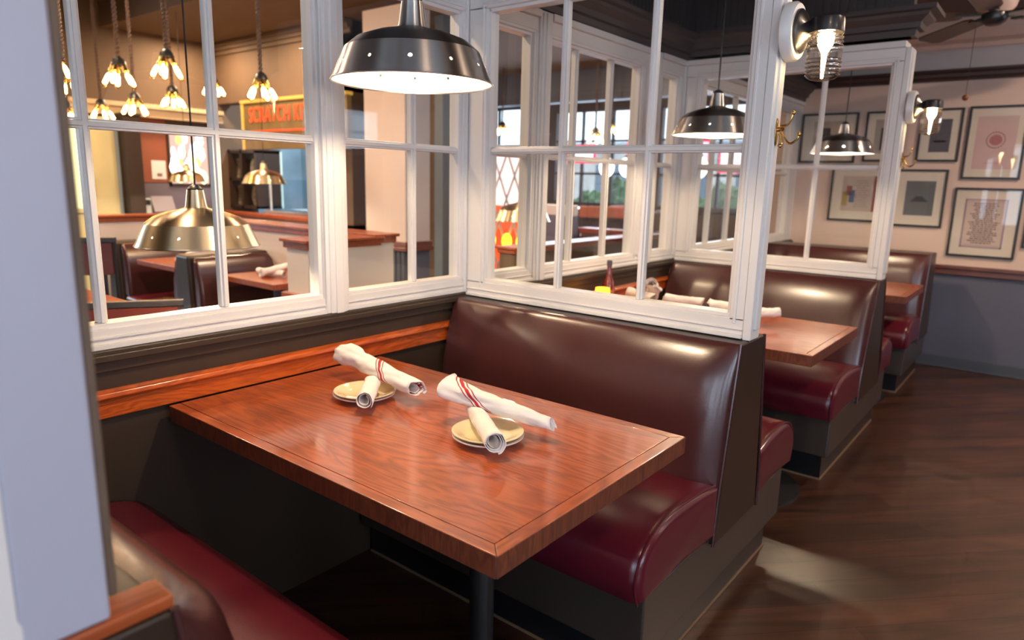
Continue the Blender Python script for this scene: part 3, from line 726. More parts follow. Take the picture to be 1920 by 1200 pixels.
# ------------------------------------------------------------------ framed pictures on the back wall
G3 = 'black framed pictures on the back wall'
def picture(x0, x1, z0, z1, inner, label, art=None, paper=(.60, .50, .42)):
    org = ((x0+x1)/2, YB, z0); y = YB
    r = thing('framed_picture', org, label, 'framed picture', G3)
    f = MB(org); t = .016
    f.box((x0, y-.026, z0), (x0+t, y-.001, z1)); f.box((x1-t, y-.026, z0), (x1, y-.001, z1)); f.box((x0+t, y-.026, z0), (x1-t, y-.001, z0+t)); f.box((x0+t, y-.026, z1-t), (x1-t, y-.001, z1))
    f.build('frame', mat('black_picture_frame', (.014, .011, .012), .35), r, bevel=.002, seg=1)
    MB(org).box((x0+t, y-.012, z0+t), (x1-t, y-.003, z1-t)).build('mat_board', mat('mat_board', (.72, .62, .52), .8), r)
    a0, a1, c0, c1 = inner
    W = x1-x0; H = z1-z0; u0 = x0+W*a0; u1 = x0+W*a1; v0 = z0+H*c0; v1 = z0+H*c1
    o = MB(org).box((u0, y-.0135, v0), (u1, y-.0115, v1)).build('print', mat('print_%d' % int(paper[0]*1000+paper[2]*77), paper, .7, var=.03, vscale=9), r)
    if art:
        for col, shapes in art:
            b = MB(org)
            for (p, q, s_, t_) in shapes: b.box((u0+(u1-u0)*p, y-.0145, v0+(v1-v0)*q), (u0+(u1-u0)*s_, y-.0133, v0+(v1-v0)*t_))
            b.build('printed_marks', mat('ink_%d_%d' % (int(col[0]*999), int(col[2]*999)), col, .7), o)
    MB(org).box((x0+t, y-.021, z0+t), (x1-t, y-.019, z1-t)).build('glass', PANE, r)
    return r
def textlines(n, seed, m=.12, top=.92, bot=.1, h=.35):
    rr = random.Random(seed); out = []
    for i in range(n):
        z = top-(top-bot)*(i+.5)/n; w_ = rr.uniform(.55, 1)*(1-2*m)/2; hh = (top-bot)/n*h/2
        x = .5-w_
        while x < .5+w_:
            q = min(.5+w_, x+rr.uniform(.03, .12)); out.append((x, z-hh, q, z+hh)); x = q+.018
    return out
ink = (.10, .04, .07)
picture(-1.89, -1.44, 1.62, 2.03, (.22, .78, .16, .84), 'framed picture at the top left, above the farthest pendant', [((.05, .03, .03), [(.1, .1, .35, .5), (.3, .3, .55, .8), (.5, .15, .62, .6)]), ((.20, .12, .08), textlines(6, 1, .55))], (.48, .38, .30))
picture(-1.38, -1.08, 1.63, 2.03, (.24, .76, .16, .84), 'narrow framed picture in the top row, half hidden by the white screen', [((.04, .03, .03), [(.3, .1, .75, .75)])], (.40, .34, .30))
picture(-.99, -.70, 1.63, 2.035, (.28, .76, .18, .80), 'narrow framed picture behind the farther wall lamp', [((.10, .09, .11), [(.0, .0, 1, 1)]), ((.35, .28, .22), [(.2, .3, .8, .36)])], (.12, .11, .12))
# dish-shaped badge picture
r = picture(-.665, -.29, 1.50, 2.04, (.16, .84, .14, .86), 'framed pink print with a round red emblem, top right', [((.55, .33, .32), [(.3, .10, .7, .13)])], (.62, .42, .40))
b = MB((-.4775, YB, 1.50))
for k in range(40):
    a = 2*PI*k/40
    if k % 2 == 0: b.tube([(-.475+.058*math.cos(a), YB-.015, 1.79+.058*math.sin(a)), (-.475+.058*math.cos(a+.2), YB-.015, 1.79+.058*math.sin(a+.2))], .004, 4)
b.lathe([(0, -.0010), (.040, -.0010), (.040, .001)], (-.475, YB-.0145, 1.79), 24, 'y'); b.box((-.515, YB-.0150, 1.772), (-.435, YB-.0140, 1.782)); b.build('emblem', mat('faded_red_ink', (.42, .16, .16), .7), r)
picture(-1.60, -1.13, 1.135, 1.605, (.20, .84, .18, .80), 'framed comic-style print with a figure and text column, left below', [((.42, .28, .08), [(.02, .15, .16, .55)]), ((.30, .06, .05), [(.12, .45, .26, .72), (.80, .0, .88, 1.0)]), ((.05, .08, .18), [(.20, .25, .34, .60)]), ((.33, .25, .22), textlines(12, 3, .3, .9, .1, .3))], (.55, .42, .35))
picture(-1.115, -.745, 1.115, 1.57, (.24, .80, .20, .80), 'framed dark grey print with a small drawing, lower row', [((.035, .035, .04), [(.3, .45, .7, .50), (.22, .40, .78, .45), (.35, .50, .62, .56)]), ((.17, .13, .11), textlines(4, 5, .25, .93, .68, .5)+textlines(5, 6, .2, .40, .2, .5))], (.135, .14, .15))
picture(-.685, -.245, .905, 1.435, (.18, .80, .14, .84), 'framed certificate-like print with many lines of text, lower right', [((.34, .22, .30), [(.0, .0, 1, .025), (.0, .975, 1, 1), (.0, 0, .04, 1), (.96, 0, 1, 1), (.07, .05, .93, .058), (.07, .94, .93, .948)]), (ink, textlines(20, 9, .13, .93, .08, .45))], (.60, .46, .40))
picture(-.212, .20, 1.00, 1.40, (.2, .8, .2, .8), 'framed picture cut off by the right edge of the view', None, (.3, .25, .25))
picture(-.22, .2, 1.52, 2.03, (.2, .8, .2, .8), 'framed picture just past the top right corner print', None, (.35, .3, .28))

# ------------------------------------------------------------------ ceiling fan
r = thing('ceiling_fan', (-.48, 5.09, 2.40), 'ceiling fan with cream motor and dark blades at the top right corner', 'ceiling fan')
MB().lathe([(0, .03), (.075, .03), (.10, .06), (.115, .12), (.10, .16), (.03, .18), (.0, .18)], n=40).build('motor_housing', mat('cream_fan_housing', (.62, .46, .40), .4), r, smooth=True)
MB().lathe([(0, -.035), (.035, -.035), (.060, -.02), (.068, .0), (.066, .028), (0, .03)], n=32).build('switch_housing', BLACK, r, smooth=True)
MB().tube([(0, 0, .17), (0, 0, .26)], .012, 12).build('downrod', BLACK, r, smooth=True)
fm = wood('fan_blade_wood', (.05, .018, .012), (.11, .045, .03), 'X', coat=.2)
for k in range(5):
    a = math.radians(124+72*k); b = MB(); kk = len(b.v)
    pts = [(.17, -.045), (.22, -.062), (.74, -.075), (.79, -.05), (.79, .05), (.74, .075), (.22, .062), (.17, .045)]
    b.prism(pts, 'z', .020, .028); b.rot(0, math.radians(10), 'X', (0, 0, .024)); b.rot(0, a, 'Z', (0, 0, 0))
    bl = b.build('blade', fm, r, bevel=.002, seg=1)
    b = MB(); b.box((.05, -.016, .022), (.21, .016, .030)); b.box((.16, -.04, .018), (.20, .04, .024)); b.rot(0, a, 'Z', (0, 0, 0)); b.build('blade_bracket', BLACK, bl)
pc = MB().tube([(-.05, -.045, .0), (-.078, -.062, -.02), (-.078, -.062, -.43)], .0016, 5).build('pull_cord', CORDM, r)
MB().ball((-.078, -.062, -.445), .018, 10).build('pull_ball', mat('rust_ball', (.20, .06, .02), .4), pc, smooth=True)

# ------------------------------------------------------------------ the other dining room, beyond the partition glass
def half_wall(name, n_trim, a, b_, capx=.03, z=1.03, m=WALLW, wm=RAILX):
    bb = MB(); bb.box((a[0], a[1], 0), (b_[0], b_[1], z)); struct(bb.build(name, m))
    c = MB(); c.box((a[0]-capx, a[1]-capx, z), (b_[0]+capx, b_[1]+capx, z+.018)); c.box((a[0]-capx*.5, a[1]-capx*.5, z-.035), (b_[0]+capx*.5, b_[1]+capx*.5, z)); struct(c.build('trim_%d' % n_trim, wm, bevel=.004))
half_wall('wall_half_long', 20, (-5.88, 2.74), (-3.24, 2.88), z=1.045)
half_wall('wall_half_end', 21, (-5.95, 2.17), (-5.82, 2.74), z=1.045)
half_wall('wall_half_stub', 22, (-3.42, 2.24), (-3.22, 2.74), z=1.035)
b = MB(); b.box((-3.45, 2.21, .70), (-3.19, 2.74, .745)); b.box((-3.44, 2.22, .64), (-3.20, 2.74, .70)); b.box((-4.4, 2.715, .70), (-3.45, 2.74, .78)); b.box((-5.4, 2.715, .70), (-4.4, 2.74, .78)); struct(b.build('trim_23', RAILX, bevel=.004))

def other_bench(x, y0, y1, label, sides=(1, -1), zt=.88):
    r = thing('booth_bench', (x, (y0+y1)/2, 0), label, 'booth bench', 'booth benches in the other dining room')
    org = (x, (y0+y1)/2, 0)
    MB(org).prism([(x-.13, .05), (x+.13, .05), (x+.085, zt), (x-.085, zt)], 'y', y0, y1).build('back_panel', VSIDE, r, bevel=.02, seg=3)
    for sg in sides:
        MB(org).box((x+sg*.12, y0+.02, .08), (x+sg*.48, y1, .32)).build('plinth', PLINTH, r)
        MB(org).prism([(x+sg*.13, .32), (x+sg*.49, .32), (x+sg*.51, .42), (x+sg*.45, .47), (x+sg*.13, .48)], 'y', y0+.01, y1).build('seat', VSEAT, r, bevel=.03, seg=3)
        MB(org).prism([(x+sg*.10, .46), (x+sg*.20, .46), (x+sg*.19, .70), (x+sg*.145, zt-.05), (x+sg*.09, zt-.005)], 'y', y0+.02, y1).build('backrest', VBACK, r, bevel=.025, seg=3)
    return r
other_bench(-5.62, 2.17, 2.72, 'brown bench end beside the pale half wall, left of the pendant', (1,))
other_bench(-4.43, 2.12, 2.70, 'glossy brown bench back under the gold pendant in the other room')
def other_table(x0, x1, y0, y1, label, m=RAILX):
    c = ((x0+x1)/2, (y0+y1)/2, 0)
    r = thing('dining_table', c, label, 'table', 'tables in the other dining room')
    MB(c).box((x0, y0, .725), (x1, y1, .762)).build('tabletop', m, r, bevel=.004)
    MB(c).lathe([(.03, .02), (.03, .725)], c, 16).build('pedestal', BLACK, r, smooth=True)
    MB(c).lathe([(0, 0), (.24, 0), (.24, .012), (.03, .04), (0, .04)], c, 24).build('base_plate', BLACK, r, smooth=True)
other_table(-5.33, -4.72, 2.22, 2.70, 'far wooden table left of the glossy brown bench, carrying napkins')
other_table(-4.20, -3.60, 2.26, 2.70, 'wooden table between the glossy brown bench and the white pillar')
other_table(-4.15, -3.60, .90, 1.45, 'wooden table behind the low chair back, low at left')
G4 = 'napkin rolls in the other dining room'
make_roll((-4.98, 2.36, .787), (-4.80, 2.42, .787), .026, .024, 'napkin roll lying on the far table under the gold pendant', 31, off=-.3, group=G4)
make_roll((-4.86, 2.32, .80), (-4.80, 2.44, .86), .026, .024, 'napkin roll propped up on the far table, next to the bench back', 32, off=-.3, group=G4)
make_roll((-4.02, 2.42, .787), (-3.80, 2.46, .787), .026, .024, 'white napkin roll lying along the table by the white pillar', 33, off=-.3, group=G4)
make_roll((-3.90, 2.36, .79), (-3.84, 2.52, .83), .026, .026, 'napkin roll crossed on top at the table by the white pillar', 34, off=-.3, group=G4)
make_roll((-3.80, 1.16, .787), (-3.64, 1.14, .787), .026, .024, 'napkin roll on the low left table, beside the thick white post', 35, off=-.3, group=G4)

def make_chair(loc, rz, label, top=.98):
    r = thing('dining_chair', loc, label, 'chair', 'dark metal chairs in the other dining room', rz)
    FR = mat('dark_chair_metal', (.05, .045, .05), .4, metal=.5)
    RW = mat('red_chair_wood', (.11, .022, .018), .35, coat=.3)
    for sx in (-1, 1):
        MB().tube([(sx*.20, .19, 0), (sx*.20, .17, .45)], .012, 8).build('leg', FR, r, smooth=True)
        MB().tube([(sx*.20, -.22, 0), (sx*.20, -.19, .45), (sx*.20, -.22, top-.02)], .013, 8).build('leg', FR, r, smooth=True)
    MB().box((-.215, -.235, top-.03), (.215, -.205, top)).build('top_rail', FR, r, bevel=.004)
    MB().box((-.19, -.228, top-.22), (.19, -.210, top-.03)).build('back_panel', RW, r, bevel=.004)
    MB().box((-.19, -.215, .56), (.19, -.200, .585)).build('cross_rail', FR, r)
    for k in range(5): MB().box((-.15+k*.07, -.214, .585), (-.13+k*.07, -.204, top-.22)).build('slat', FR, r)
    MB().box((-.21, -.20, .44), (.21, .20, .475)).build('seat', mat('olive_seat', (.17, .16, .08), .6), r, bevel=.012)
    return r
ch = make_chair((-4.62, 1.62, 0), math.radians(60), 'red-backed dark chair with a green seat, behind the thick white post', 1.02)
KIDS[ch.name] = [x for x in bpy.data.objects if x.parent == ch]
copy_tree(ch, (-3.045, 1.265, 0), 'dark chair whose top rail shows just above the partition sill at left', math.radians(60), scale=.872)

# column, brown wall and kitchen front
slab('wall_column', (-5.10, 4.20, 0.83), (-4.56, 4.50, 2.84), mat('blush_column', (.72, .60, .54), .6))
slab('wall_column_base', (-5.10, 4.20, 0.0), (-4.56, 4.50, .76), SLATE)
b = MB()
for i in range(9): b.box((-5.09+i*.06, 4.188, .0), (-5.045+i*.06, 4.20, .75))
struct(b.build('wall_column_wainscot', SLATED))
b = MB(); b.box((-5.13, 4.17, .755), (-4.53, 4.53, .795)); b.box((-5.12, 4.18, .795), (-4.54, 4.52, .84)); struct(b.build('trim_24', wood('dull_red_cap', (.10, .03, .02), (.22, .07, .045), 'X'), bevel=.005))
slab('wall_taupe', (-6.20, 5.20, 0), (-5.20, 5.34, 3.0), TAUPE)
slab('wall_kitchen_side', (-6.20, 4.80, 0), (-6.04, 5.20, 3.0), TAUPE)
slab('wall_kitchen_header', (-8.75, 4.80, 2.28), (-6.04, 4.98, 3.0), TANCEIL)
b = MB()
for a, c in ((0, .0), (.03, .05), (.07, .09)): b.box((-8.75, 4.80-.03-a, 2.86+c), (-6.0, 4.80, 2.91+c))
struct(b.build('trim_25', TAUPE, bevel=.006))
slab('wall_kitchen_counter', (-8.75, 4.80, 0), (-6.04, 5.0, .88), WALLW)
slab('wall_kitchen_back', (-8.75, 6.0, 0), (-6.2, 6.1, 3.0), mat('blue_steel_tiles', (.20, .30, .38), .35, var=.25, vscale=2))
slab('wall_kitchen_far', (-8.9, 2.2, 0), (-8.75, 6.1, 3.45), TAUPE)
slab('wall_kitchen_tiles', (-8.75, 5.28, 0), (-8.70, 6.0, 3.0), mat('blue_steel_tiles'))
# sign
sx0, sx1 = -7.99, -5.98
r = thing('kitchen_sign', ((sx0+sx1)/2, 4.72, 1.72), 'amber backlit sign board with red lettering above the kitchen counter', 'sign')
org = tuple(r.location)
MB(org).box((sx0, 4.70, 1.70), (sx1, 4.76, 2.245)).build('board', mat('amber_sign_board', (.14, .085, .03), .45, emit=(.9, .5, .12), es=.05, var=.3, vscale=5), r, bevel=.004)
MB(org).box((sx0-.02, 4.69, 1.70), (sx0+.03, 4.77, 2.25)).box((sx0-.02, 4.68, 2.24), (sx1, 4.78, 2.275)).build('frame', mat('sign_frame', (.45, .27, .06), .4, emit=(1, .55, .1), es=.3), r)
def text_mesh(txt, size, loc, m, parent, name='lettering', ext=.004, wscale=1.0, rot=(PI/2, 0, 0)):
    cu = bpy.data.curves.new(name, 'FONT'); cu.body = txt; cu.size = size; cu.extrude = ext; cu.align_x = 'CENTER'; cu.space_character = 1.12; cu.offset = 0
    o = bpy.data.objects.new('_t', cu); COL.objects.link(o)
    dg = bpy.context.evaluated_depsgraph_get(); me = bpy.data.meshes.new_from_object(o.evaluated_get(dg)); bpy.data.objects.remove(o)
    me.materials.clear(); me.materials.append(m)
    t = bpy.data.objects.new(name, me); COL.objects.link(t); t.parent = parent; t.location = Vector(loc)-Vector(parent.location); t.rotation_euler = rot; w_ = max(v.co.x for v in me.vertices)-min(v.co.x for v in me.vertices); t.scale = (wscale/w_, 1, 1)
    return t
REDL = mat('red_sign_letters', (.75, .06, .02), .4, emit=(1, .10, .03), es=.5)
text_mesh('SCRATCH KITCHEN', .25, (-6.98, 4.695, 2.015), REDL, r, wscale=1.70)
MB(org).box((-7.82, 4.692, 1.90), (-6.13, 4.70, 1.92)).build('underline', REDL, r)

# kitchen pass: steel counter, heat lamps, plates in cubbies
r = thing('service_counter', (-7.1, 4.9, .88), 'stainless pass counter with glass guard under the kitchen sign', 'counter')
org = tuple(r.location)
MB(org).box((-7.83, 4.83, .885), (-6.22, 5.5, .97)).build('worktop', STEEL, r, bevel=.006)
MB(org).box((-8.72, 4.72, .882), (-6.22, 4.82, .93)).build('wood_cap', RAILX, r, bevel=.006)
MB(org).box((-7.75, 4.84, .97), (-6.25, 4.85, 1.35)).build('glass_guard', glass('guard_glass', (.85, .92, .95)), r)
for x in (-7.72, -6.9, -6.28): MB(org).box((x-.012, 4.85, .97), (x+.012, 4.87, 1.42)).build('guard_post', STEEL, r)
r = thing('shelf_unit', (-8.32, 5.0, .97), 'dark backlit cubby shelves holding round plates beside the kitchen pass', 'shelf unit')
org = tuple(r.location); DK = mat('dark_walnut', (.035, .02, .014), .45)
b = MB(org)
for x in (-8.74, -8.46, -8.12): b.box((x, 4.90, .97), (x+.05, 5.25, 1.72))
for z in (.97, 1.32, 1.67): b.box((-8.74, 4.90, z), (-8.07, 5.25, z+.03))
b.build('carcass', DK, r)
MB(org).box((-8.74, 5.24, .97), (-8.07, 5.27, 1.70)).build('lit_back_panel', emis('pale_lit_back', (.82, 1.0, .92), .9), r)
PL = mat('dark_patterned_glass', (.16, .13, .10), .2, var=.6, vscale=30)
first = None
n_ = 0
for x, z in ((-8.34, 1.0), (-8.22, 1.0), (-8.34, 1.35), (-8.22, 1.35), (-8.62, 1.0), (-8.62, 1.35)):
    lab = ('right', 'centre', 'left')[(x > -8.27 and 0) or (x > -8.42 and 1) or 2]
    lab = 'round dark patterned plate standing on the %s shelf, %s place' % ('lower' if z < 1.2 else 'upper', {-8.34: 'middle', -8.22: 'right hand', -8.62: 'left hand'}[x])
    o = MB().lathe([(0, -.004), (.085, -.004), (.13, -.018), (.13, -.012), (.085, .004), (0, .004)], n=32, axis='y').build('dinner_plate', PL, smooth=True)
    o.location = (x, 5.0+(.05 if x == -8.34 else 0), z+.131); tag(o, lab, 'plate', 'plates in the kitchen cubbies')
r = thing('roast_chicken', (-6.55, 5.05, .97), 'orange-brown roast on the steel pass behind the glass guard', 'roast')
MB().ball((0, 0, .09), .11, 12, (1.2, .9, .8)).build('roast_body', mat('roast_skin', (.45, .12, .02), .4, bump=.5, bscale=12, var=.4, vscale=6), r, smooth=True)
MB().ball((.12, -.05, .07), .045, 8, (1.4, 1, 1)).build('drumstick', mat('roast_skin'), r, smooth=True)
for i, x in enumerate((-7.35, -6.95, -6.6)):
    o = MB().lathe([(.0, .0), (.02, 0), (.03, -.08), (.09, -.16), (.088, -.165), (.0, -.13)], n=24).build('heat_lamp', STEEL, smooth=True); o.location = (x, 5.3, 1.66)
    tag(o, ['left', 'centre', 'right'][i]+' steel heat lamp hanging over the kitchen pass', 'heat lamp', 'heat lamps over the pass')
    MB().tube([(0, 0, 0), (0, 0, 1.34)], .006, 6).build('stem', BLACK, o)
    MB().ball((0, 0, -.13), .03, 8).build('bulb', emis('heat_bulb', (1, .7, .4), 12), o)

# left end of the other room: stained window, notice board, till, cream cabinet
b = MB(); b.box((-8.75, 3.0, 2.03), (-8.60, 4.78, 2.13)); b.box((-8.75, 3.0, 2.13), (-8.56, 4.78, 2.18)); struct(b.build('trim_26', mat('cream_cornice', (.60, .45, .28), .6), bevel=.005))
r = thing('notice_board', (-8.74, 3.72, 1.42), 'red-brown board with a white sheet pinned on it, behind the till', 'notice board')
org = tuple(r.location)
MB(org).box((-8.75, 3.74, 1.28), (-8.71, 4.09, 2.03)).build('board', mat('red_brown_board', (.30, .09, .045), .6), r)
MB(org).box((-8.71, 3.89, 1.32), (-8.705, 4.06, 1.54)).build('paper_sheet', mat('white_sheet', (.85, .83, .82), .7), r)
MB(org).box((-8.705, 3.95, 1.35), (-8.703, 4.01, 1.39)).build('printed_photo', mat('small_photo', (.25, .15, .12), .6), r)
r = thing('stained_glass_window', (-8.72, 4.12, 1.27), 'bright lead-lined coloured glass window behind the far pendant', 'stained glass')
org = tuple(r.location); rr = random.Random(4)
cols = [((1, .88, .70), 3.2), ((1, .70, .66), 2.4), ((.92, .95, 1), 3.0), ((1, .5, .14), 1.8), ((.80, .66, 1), 2.0), ((1, .8, .35), 2.8)]
for ci, (cc, st) in enumerate(cols):
    b = MB(org)
    for k in range(8):
        y = 4.14+rr.random()*.40; z = 1.31+rr.random()*.55
        hw = .02+.03*rr.random(); hh = .03+.06*rr.random()
        pts = [(y+hw*math.cos(a*PI/4), z+hh*math.sin(a*PI/4)) for a in range(8)]
        b.prism([(p[0], p[1]) for p in pts], 'x', -8.70-.001*ci, -8.688+.0012*ci+.0004*k)
    b.build('coloured_glass', emis('stained_glass_%d' % ci, cc, st*1.1), r)
MB(org).box((-8.74, 4.12, 1.27), (-8.70, 4.60, 1.92)).build('backing_glass', emis('stained_glass_backing', (1, .62, .50), .8), r)
MB(org).box((-8.745, 4.09, 1.24), (-8.69, 4.12, 1.95)).box((-8.745, 4.60, 1.24), (-8.69, 4.63, 1.95)).box((-8.745, 4.09, 1.92), (-8.69, 4.63, 1.95)).box((-8.745, 4.09, 1.24), (-8.69, 4.63, 1.27)).build('frame', DK, r)
slab('wall_service', (-8.70, 3.6, 0), (-8.3, 4.5, .90), mat('lilac_grey', (.16, .13, .16), .6))
slab('wall_service_panel', (-8.75, 3.72, .90), (-8.71, 4.66, 1.27), mat('lilac_grey'))
r = thing('till_terminal', (-8.45, 3.90, .90), 'grey tilted till screen on the service counter at left', 'till')
MB().box((-.10, -.09, 0), (.10, .09, .03)).build('base', BLACK, r, bevel=.006)
b = MB(); b.box((-.02, -.13, .03), (.01, .13, .24)); b.rot(0, math.radians(-28), 'Y', (0, 0, .04)); b.build('screen', mat('grey_screen', (.30, .27, .32), .3), r, bevel=.006)
r = thing('card_reader', (-8.42, 3.68, .90), 'small pale upright card reader left of the till', 'card reader')
MB().box((-.03, -.035, 0), (.03, .035, .20)).build('body', mat('pale_plastic', (.55, .62, .66), .4), r, bevel=.01)
MB().box((.03, -.025, .12), (.033, .025, .18)).build('display', BLACK, r)
r = thing('cream_cabinet', (-8.2, 3.0, 0), 'pale yellow cabinet with glass doors at the far left, behind the thick post', 'cabinet')
org = tuple(r.location)
CRM = mat('pale_yellow_paint', (.66, .62, .36), .5)
MB(org).box((-8.7, 2.35, 0), (-8.30, 3.33, 1.98)).build('body', CRM, r)
for y in (2.42, 2.74):
    d = MB(org).box((-8.30, y, .95), (-8.27, y+.30, 1.92)).build('door', CRM, r, bevel=.004)
    MB(org).box((-8.272, y+.04, 1.0), (-8.266, y+.26, 1.87)).build('door_glass', mat('lit_yellow_glass', (.75, .78, .50), .2, emit=(.9, .95, .5), es=.7), d)
MB(org).box((-8.34, 3.33, 0), (-8.30, 3.37, 1.98)).build('side_post', mat('pale_blue_metal', (.30, .38, .45), .4), r)
r = thing('timber_post', (-8.25, 3.47, 0), 'dark brown upright beside the pale yellow cabinet', 'post')
MB().box((-.09, -.085, 0), (.09, .085, 2.0)).build('shaft', DK, r, bevel=.004)
MB().box((-.11, -.095, 2.0), (.11, .10, 2.03)).build('capital', DK, r, bevel=.004)

# ------------------------------------------------------------------ edison bulb clusters
def twisted(z0, z1, r=.009, pitch=.055):
    b = MB(); n = int((z1-z0)/pitch*8)
    for s_ in (0, PI):
        b.tube([(r*math.cos(s_+k*PI/4), r*math.sin(s_+k*PI/4), z0+(z1-z0)*k/n) for k in range(n+1)], .0075, 5)
    return b
def make_cluster(loc, label, ztop):
    r = thing('bulb_cluster', loc, label, 'pendant lamp', 'clusters of tubular filament bulbs in the other dining room')
    MB().lathe([(0, -.02), (.035, -.02), (.05, .0), (.04, .03), (.018, .05), (0, .05)], n=20).build('hub', BLACK, r, smooth=True)
    twisted(.04, ztop-loc[2]).build('rope', mat('brown_rope', (.10, .06, .045), .8), r, smooth=True)
    for k in range(5):
        a = 2*PI*k/5+.4; t = Vector((math.cos(a)*math.sin(.48), math.sin(a)*math.sin(.48), -math.cos(.48)))
        p = Vector((math.cos(a)*.035, math.sin(a)*.035, -.01))
        s_ = MB().tube([p, p+t*.045], .016, 10).build('socket', BRASS, r, smooth=True)
        bb_ = MB(); bb_.tube([p+t*d for d in (.045, .055, .075, .135, .152, .158)], [.011, .015, .0185, .0185, .013, .003], 10); bb_.cur = 1
        bb_.tube([p+t*d for d in (.055, .075, .128, .138)], [.007, .014, .014, .005], 8); bb_.build('bulb', [AMB, FIL], s_, smooth=True)
    return r
cl = [((-4.97, 2.38, 2.18), 'three-bulb-wide filament cluster nearest the centre of the left window', 3.45),
      ((-5.23, 2.17, 2.12), 'filament bulb cluster left of the central one, hung on a twisted rope', 3.45),
      ((-4.63, 2.88, 2.07), 'filament bulb cluster right beside the kitchen sign', 3.45),
      ((-6.27, 3.03, 2.10), 'smaller filament cluster directly below the central one', 3.45),
      ((-6.30, 2.72, 2.01), 'filament cluster low on the left, just above the window bar', 3.45),
      ((-7.30, 2.84, 2.02), 'small far filament cluster at the left end, above the window bar', 3.45),
      ((-6.09, 2.13, 2.11), 'filament cluster partly hidden by the first white window bar', 3.45),
      ((-6.53, 3.55, 2.27), 'filament cluster hidden partly behind the second white window bar', 3.0),
      ((-7.53, 2.62, 1.99), 'low far filament cluster beside the first window bar', 3.45),
      ((-5.34, 1.81, 2.14), 'filament cluster at the edge of the thick white post', 3.45),
      ((-8.0, 7.3, 2.35), 'filament cluster above the bar windows, left end', 3.0),
      ((-6.6, 8.0, 2.2), 'filament cluster hanging before the middle bar window', 3.0),
      ((-5.6, 7.6, 2.15), 'filament cluster in the bar, seen through the near screen centre pane', 3.0),
      ((-5.0, 8.4, 2.2), 'filament cluster in the bar, before the right window', 3.0),
      ((-4.5, 7.2, 2.0), 'low filament cluster in the bar, near the screen corner', 3.0),
      ((-6.0, 6.6, 1.95), 'low filament cluster above the lattice panel', 3.0)]
first = make_cluster(*cl[0])
kk = [x for x in bpy.data.objects if x.parent == first]; KIDS[first.name] = kk
for x in kk: KIDS[x.name] = [y for y in bpy.data.objects if y.parent == x]
for i, (loc, lab, zt) in enumerate(cl[1:]):
    c = copy_tree(first, loc, lab, rz=i*.5)
    for chd in [x for x in bpy.data.objects if x.parent == c and x.name.startswith('rope')]:
        chd.data = chd.data.copy(); k = (zt-loc[2]-.04)/(3.45-2.18-.04)
        for v in chd.data.vertices: v.co.z = .04+(v.co.z-.04)*k

# ------------------------------------------------------------------ entrance lattice and bar area (beyond the middle booth)
r = thing('lattice_panel', (-5.25, 6.2, 0), 'glowing red and orange glass divider with a white diamond lattice', 'divider')
org = tuple(r.location)
MB(org).box((-5.90, 6.20, .15), (-4.60, 6.22, 1.12)).build('red_glass', emis('lit_red_glass', (1.0, .10, .03), 1.1), r)
MB(org).box((-5.90, 6.20, 1.12), (-4.60, 6.22, 1.72)).build('pink_glass', emis('lit_pink_glass', (1.0, .62, .55), 1.6), r)
b = MB(org)
for k in range(-4, 12):
    for sg in (1, -1):
        x = -5.9+k*.22; p = (x if sg == 1 else x+.66, 6.185, .15); q = (x+.66 if sg == 1 else x, 6.185, 1.72)
        # clip the bar to the panel
        P, Q = Vector(p), Vector(q); d = Q-P; t0, t1 = 0, 1
        for lim, s_ in ((-5.9, 1), (-4.6, -1)):
            f0 = (P.x-lim)*s_; f1 = (Q.x-lim)*s_
            if f0 < 0 and f1 < 0: t0 = 2
            elif f0 < 0: t0 = max(t0, f0/(f0-f1))
            elif f1 < 0: t1 = min(t1, f0/(f0-f1))
        if t1-t0 > .03: b.tube([P+d*t0, P+d*t1], .013, 6)
b.build('lattice', WHITE, r, smooth=True)
b = MB(org); b.box((-5.98, 6.16, 0), (-5.90, 6.26, 1.80)); b.box((-4.60, 6.16, 0), (-4.52, 6.26, 1.80)); b.box((-5.98, 6.16, 1.72), (-4.52, 6.26, 1.80)); b.build('frame', WHITE, r, bevel=.004)
for i, x in enumerate((-5.74, -5.47, -5.20, -4.96, -4.75)):
    o = MB().ball((0, 0, 0), .07, 10, (1, .5, 1.3)).build('amber_lamp', emis('amber_lamp_glow', (1, .55, .02), 3.5), smooth=True); o.location = (x, 6.13, .72)
    tag(o, '%s amber oval lamp in front of the red lattice glass' % ('leftmost', 'second', 'middle', 'fourth', 'rightmost')[i], 'lamp', 'amber lamps on the lattice')
slab('trim_27', (-5.20, 5.20, 0), (-5.08, 5.34, 3.0), mat('slate_door_frame', (.14, .19, .23), .5))
half_wall('wall_half_bar', 28, (-3.55, 4.3), (-3.40, 7.4), z=.86, m=TAUPE)
half_wall('wall_half_entrance', 29, (-4.45, 6.9), (-3.40, 7.05), z=.86, m=TAUPE)
slab('wall_bar_beam', (-11, 8.6, 2.55), (-2.15, 8.8, 3.0), mat('blue_grey_beam', (.10, .12, .17), .6))

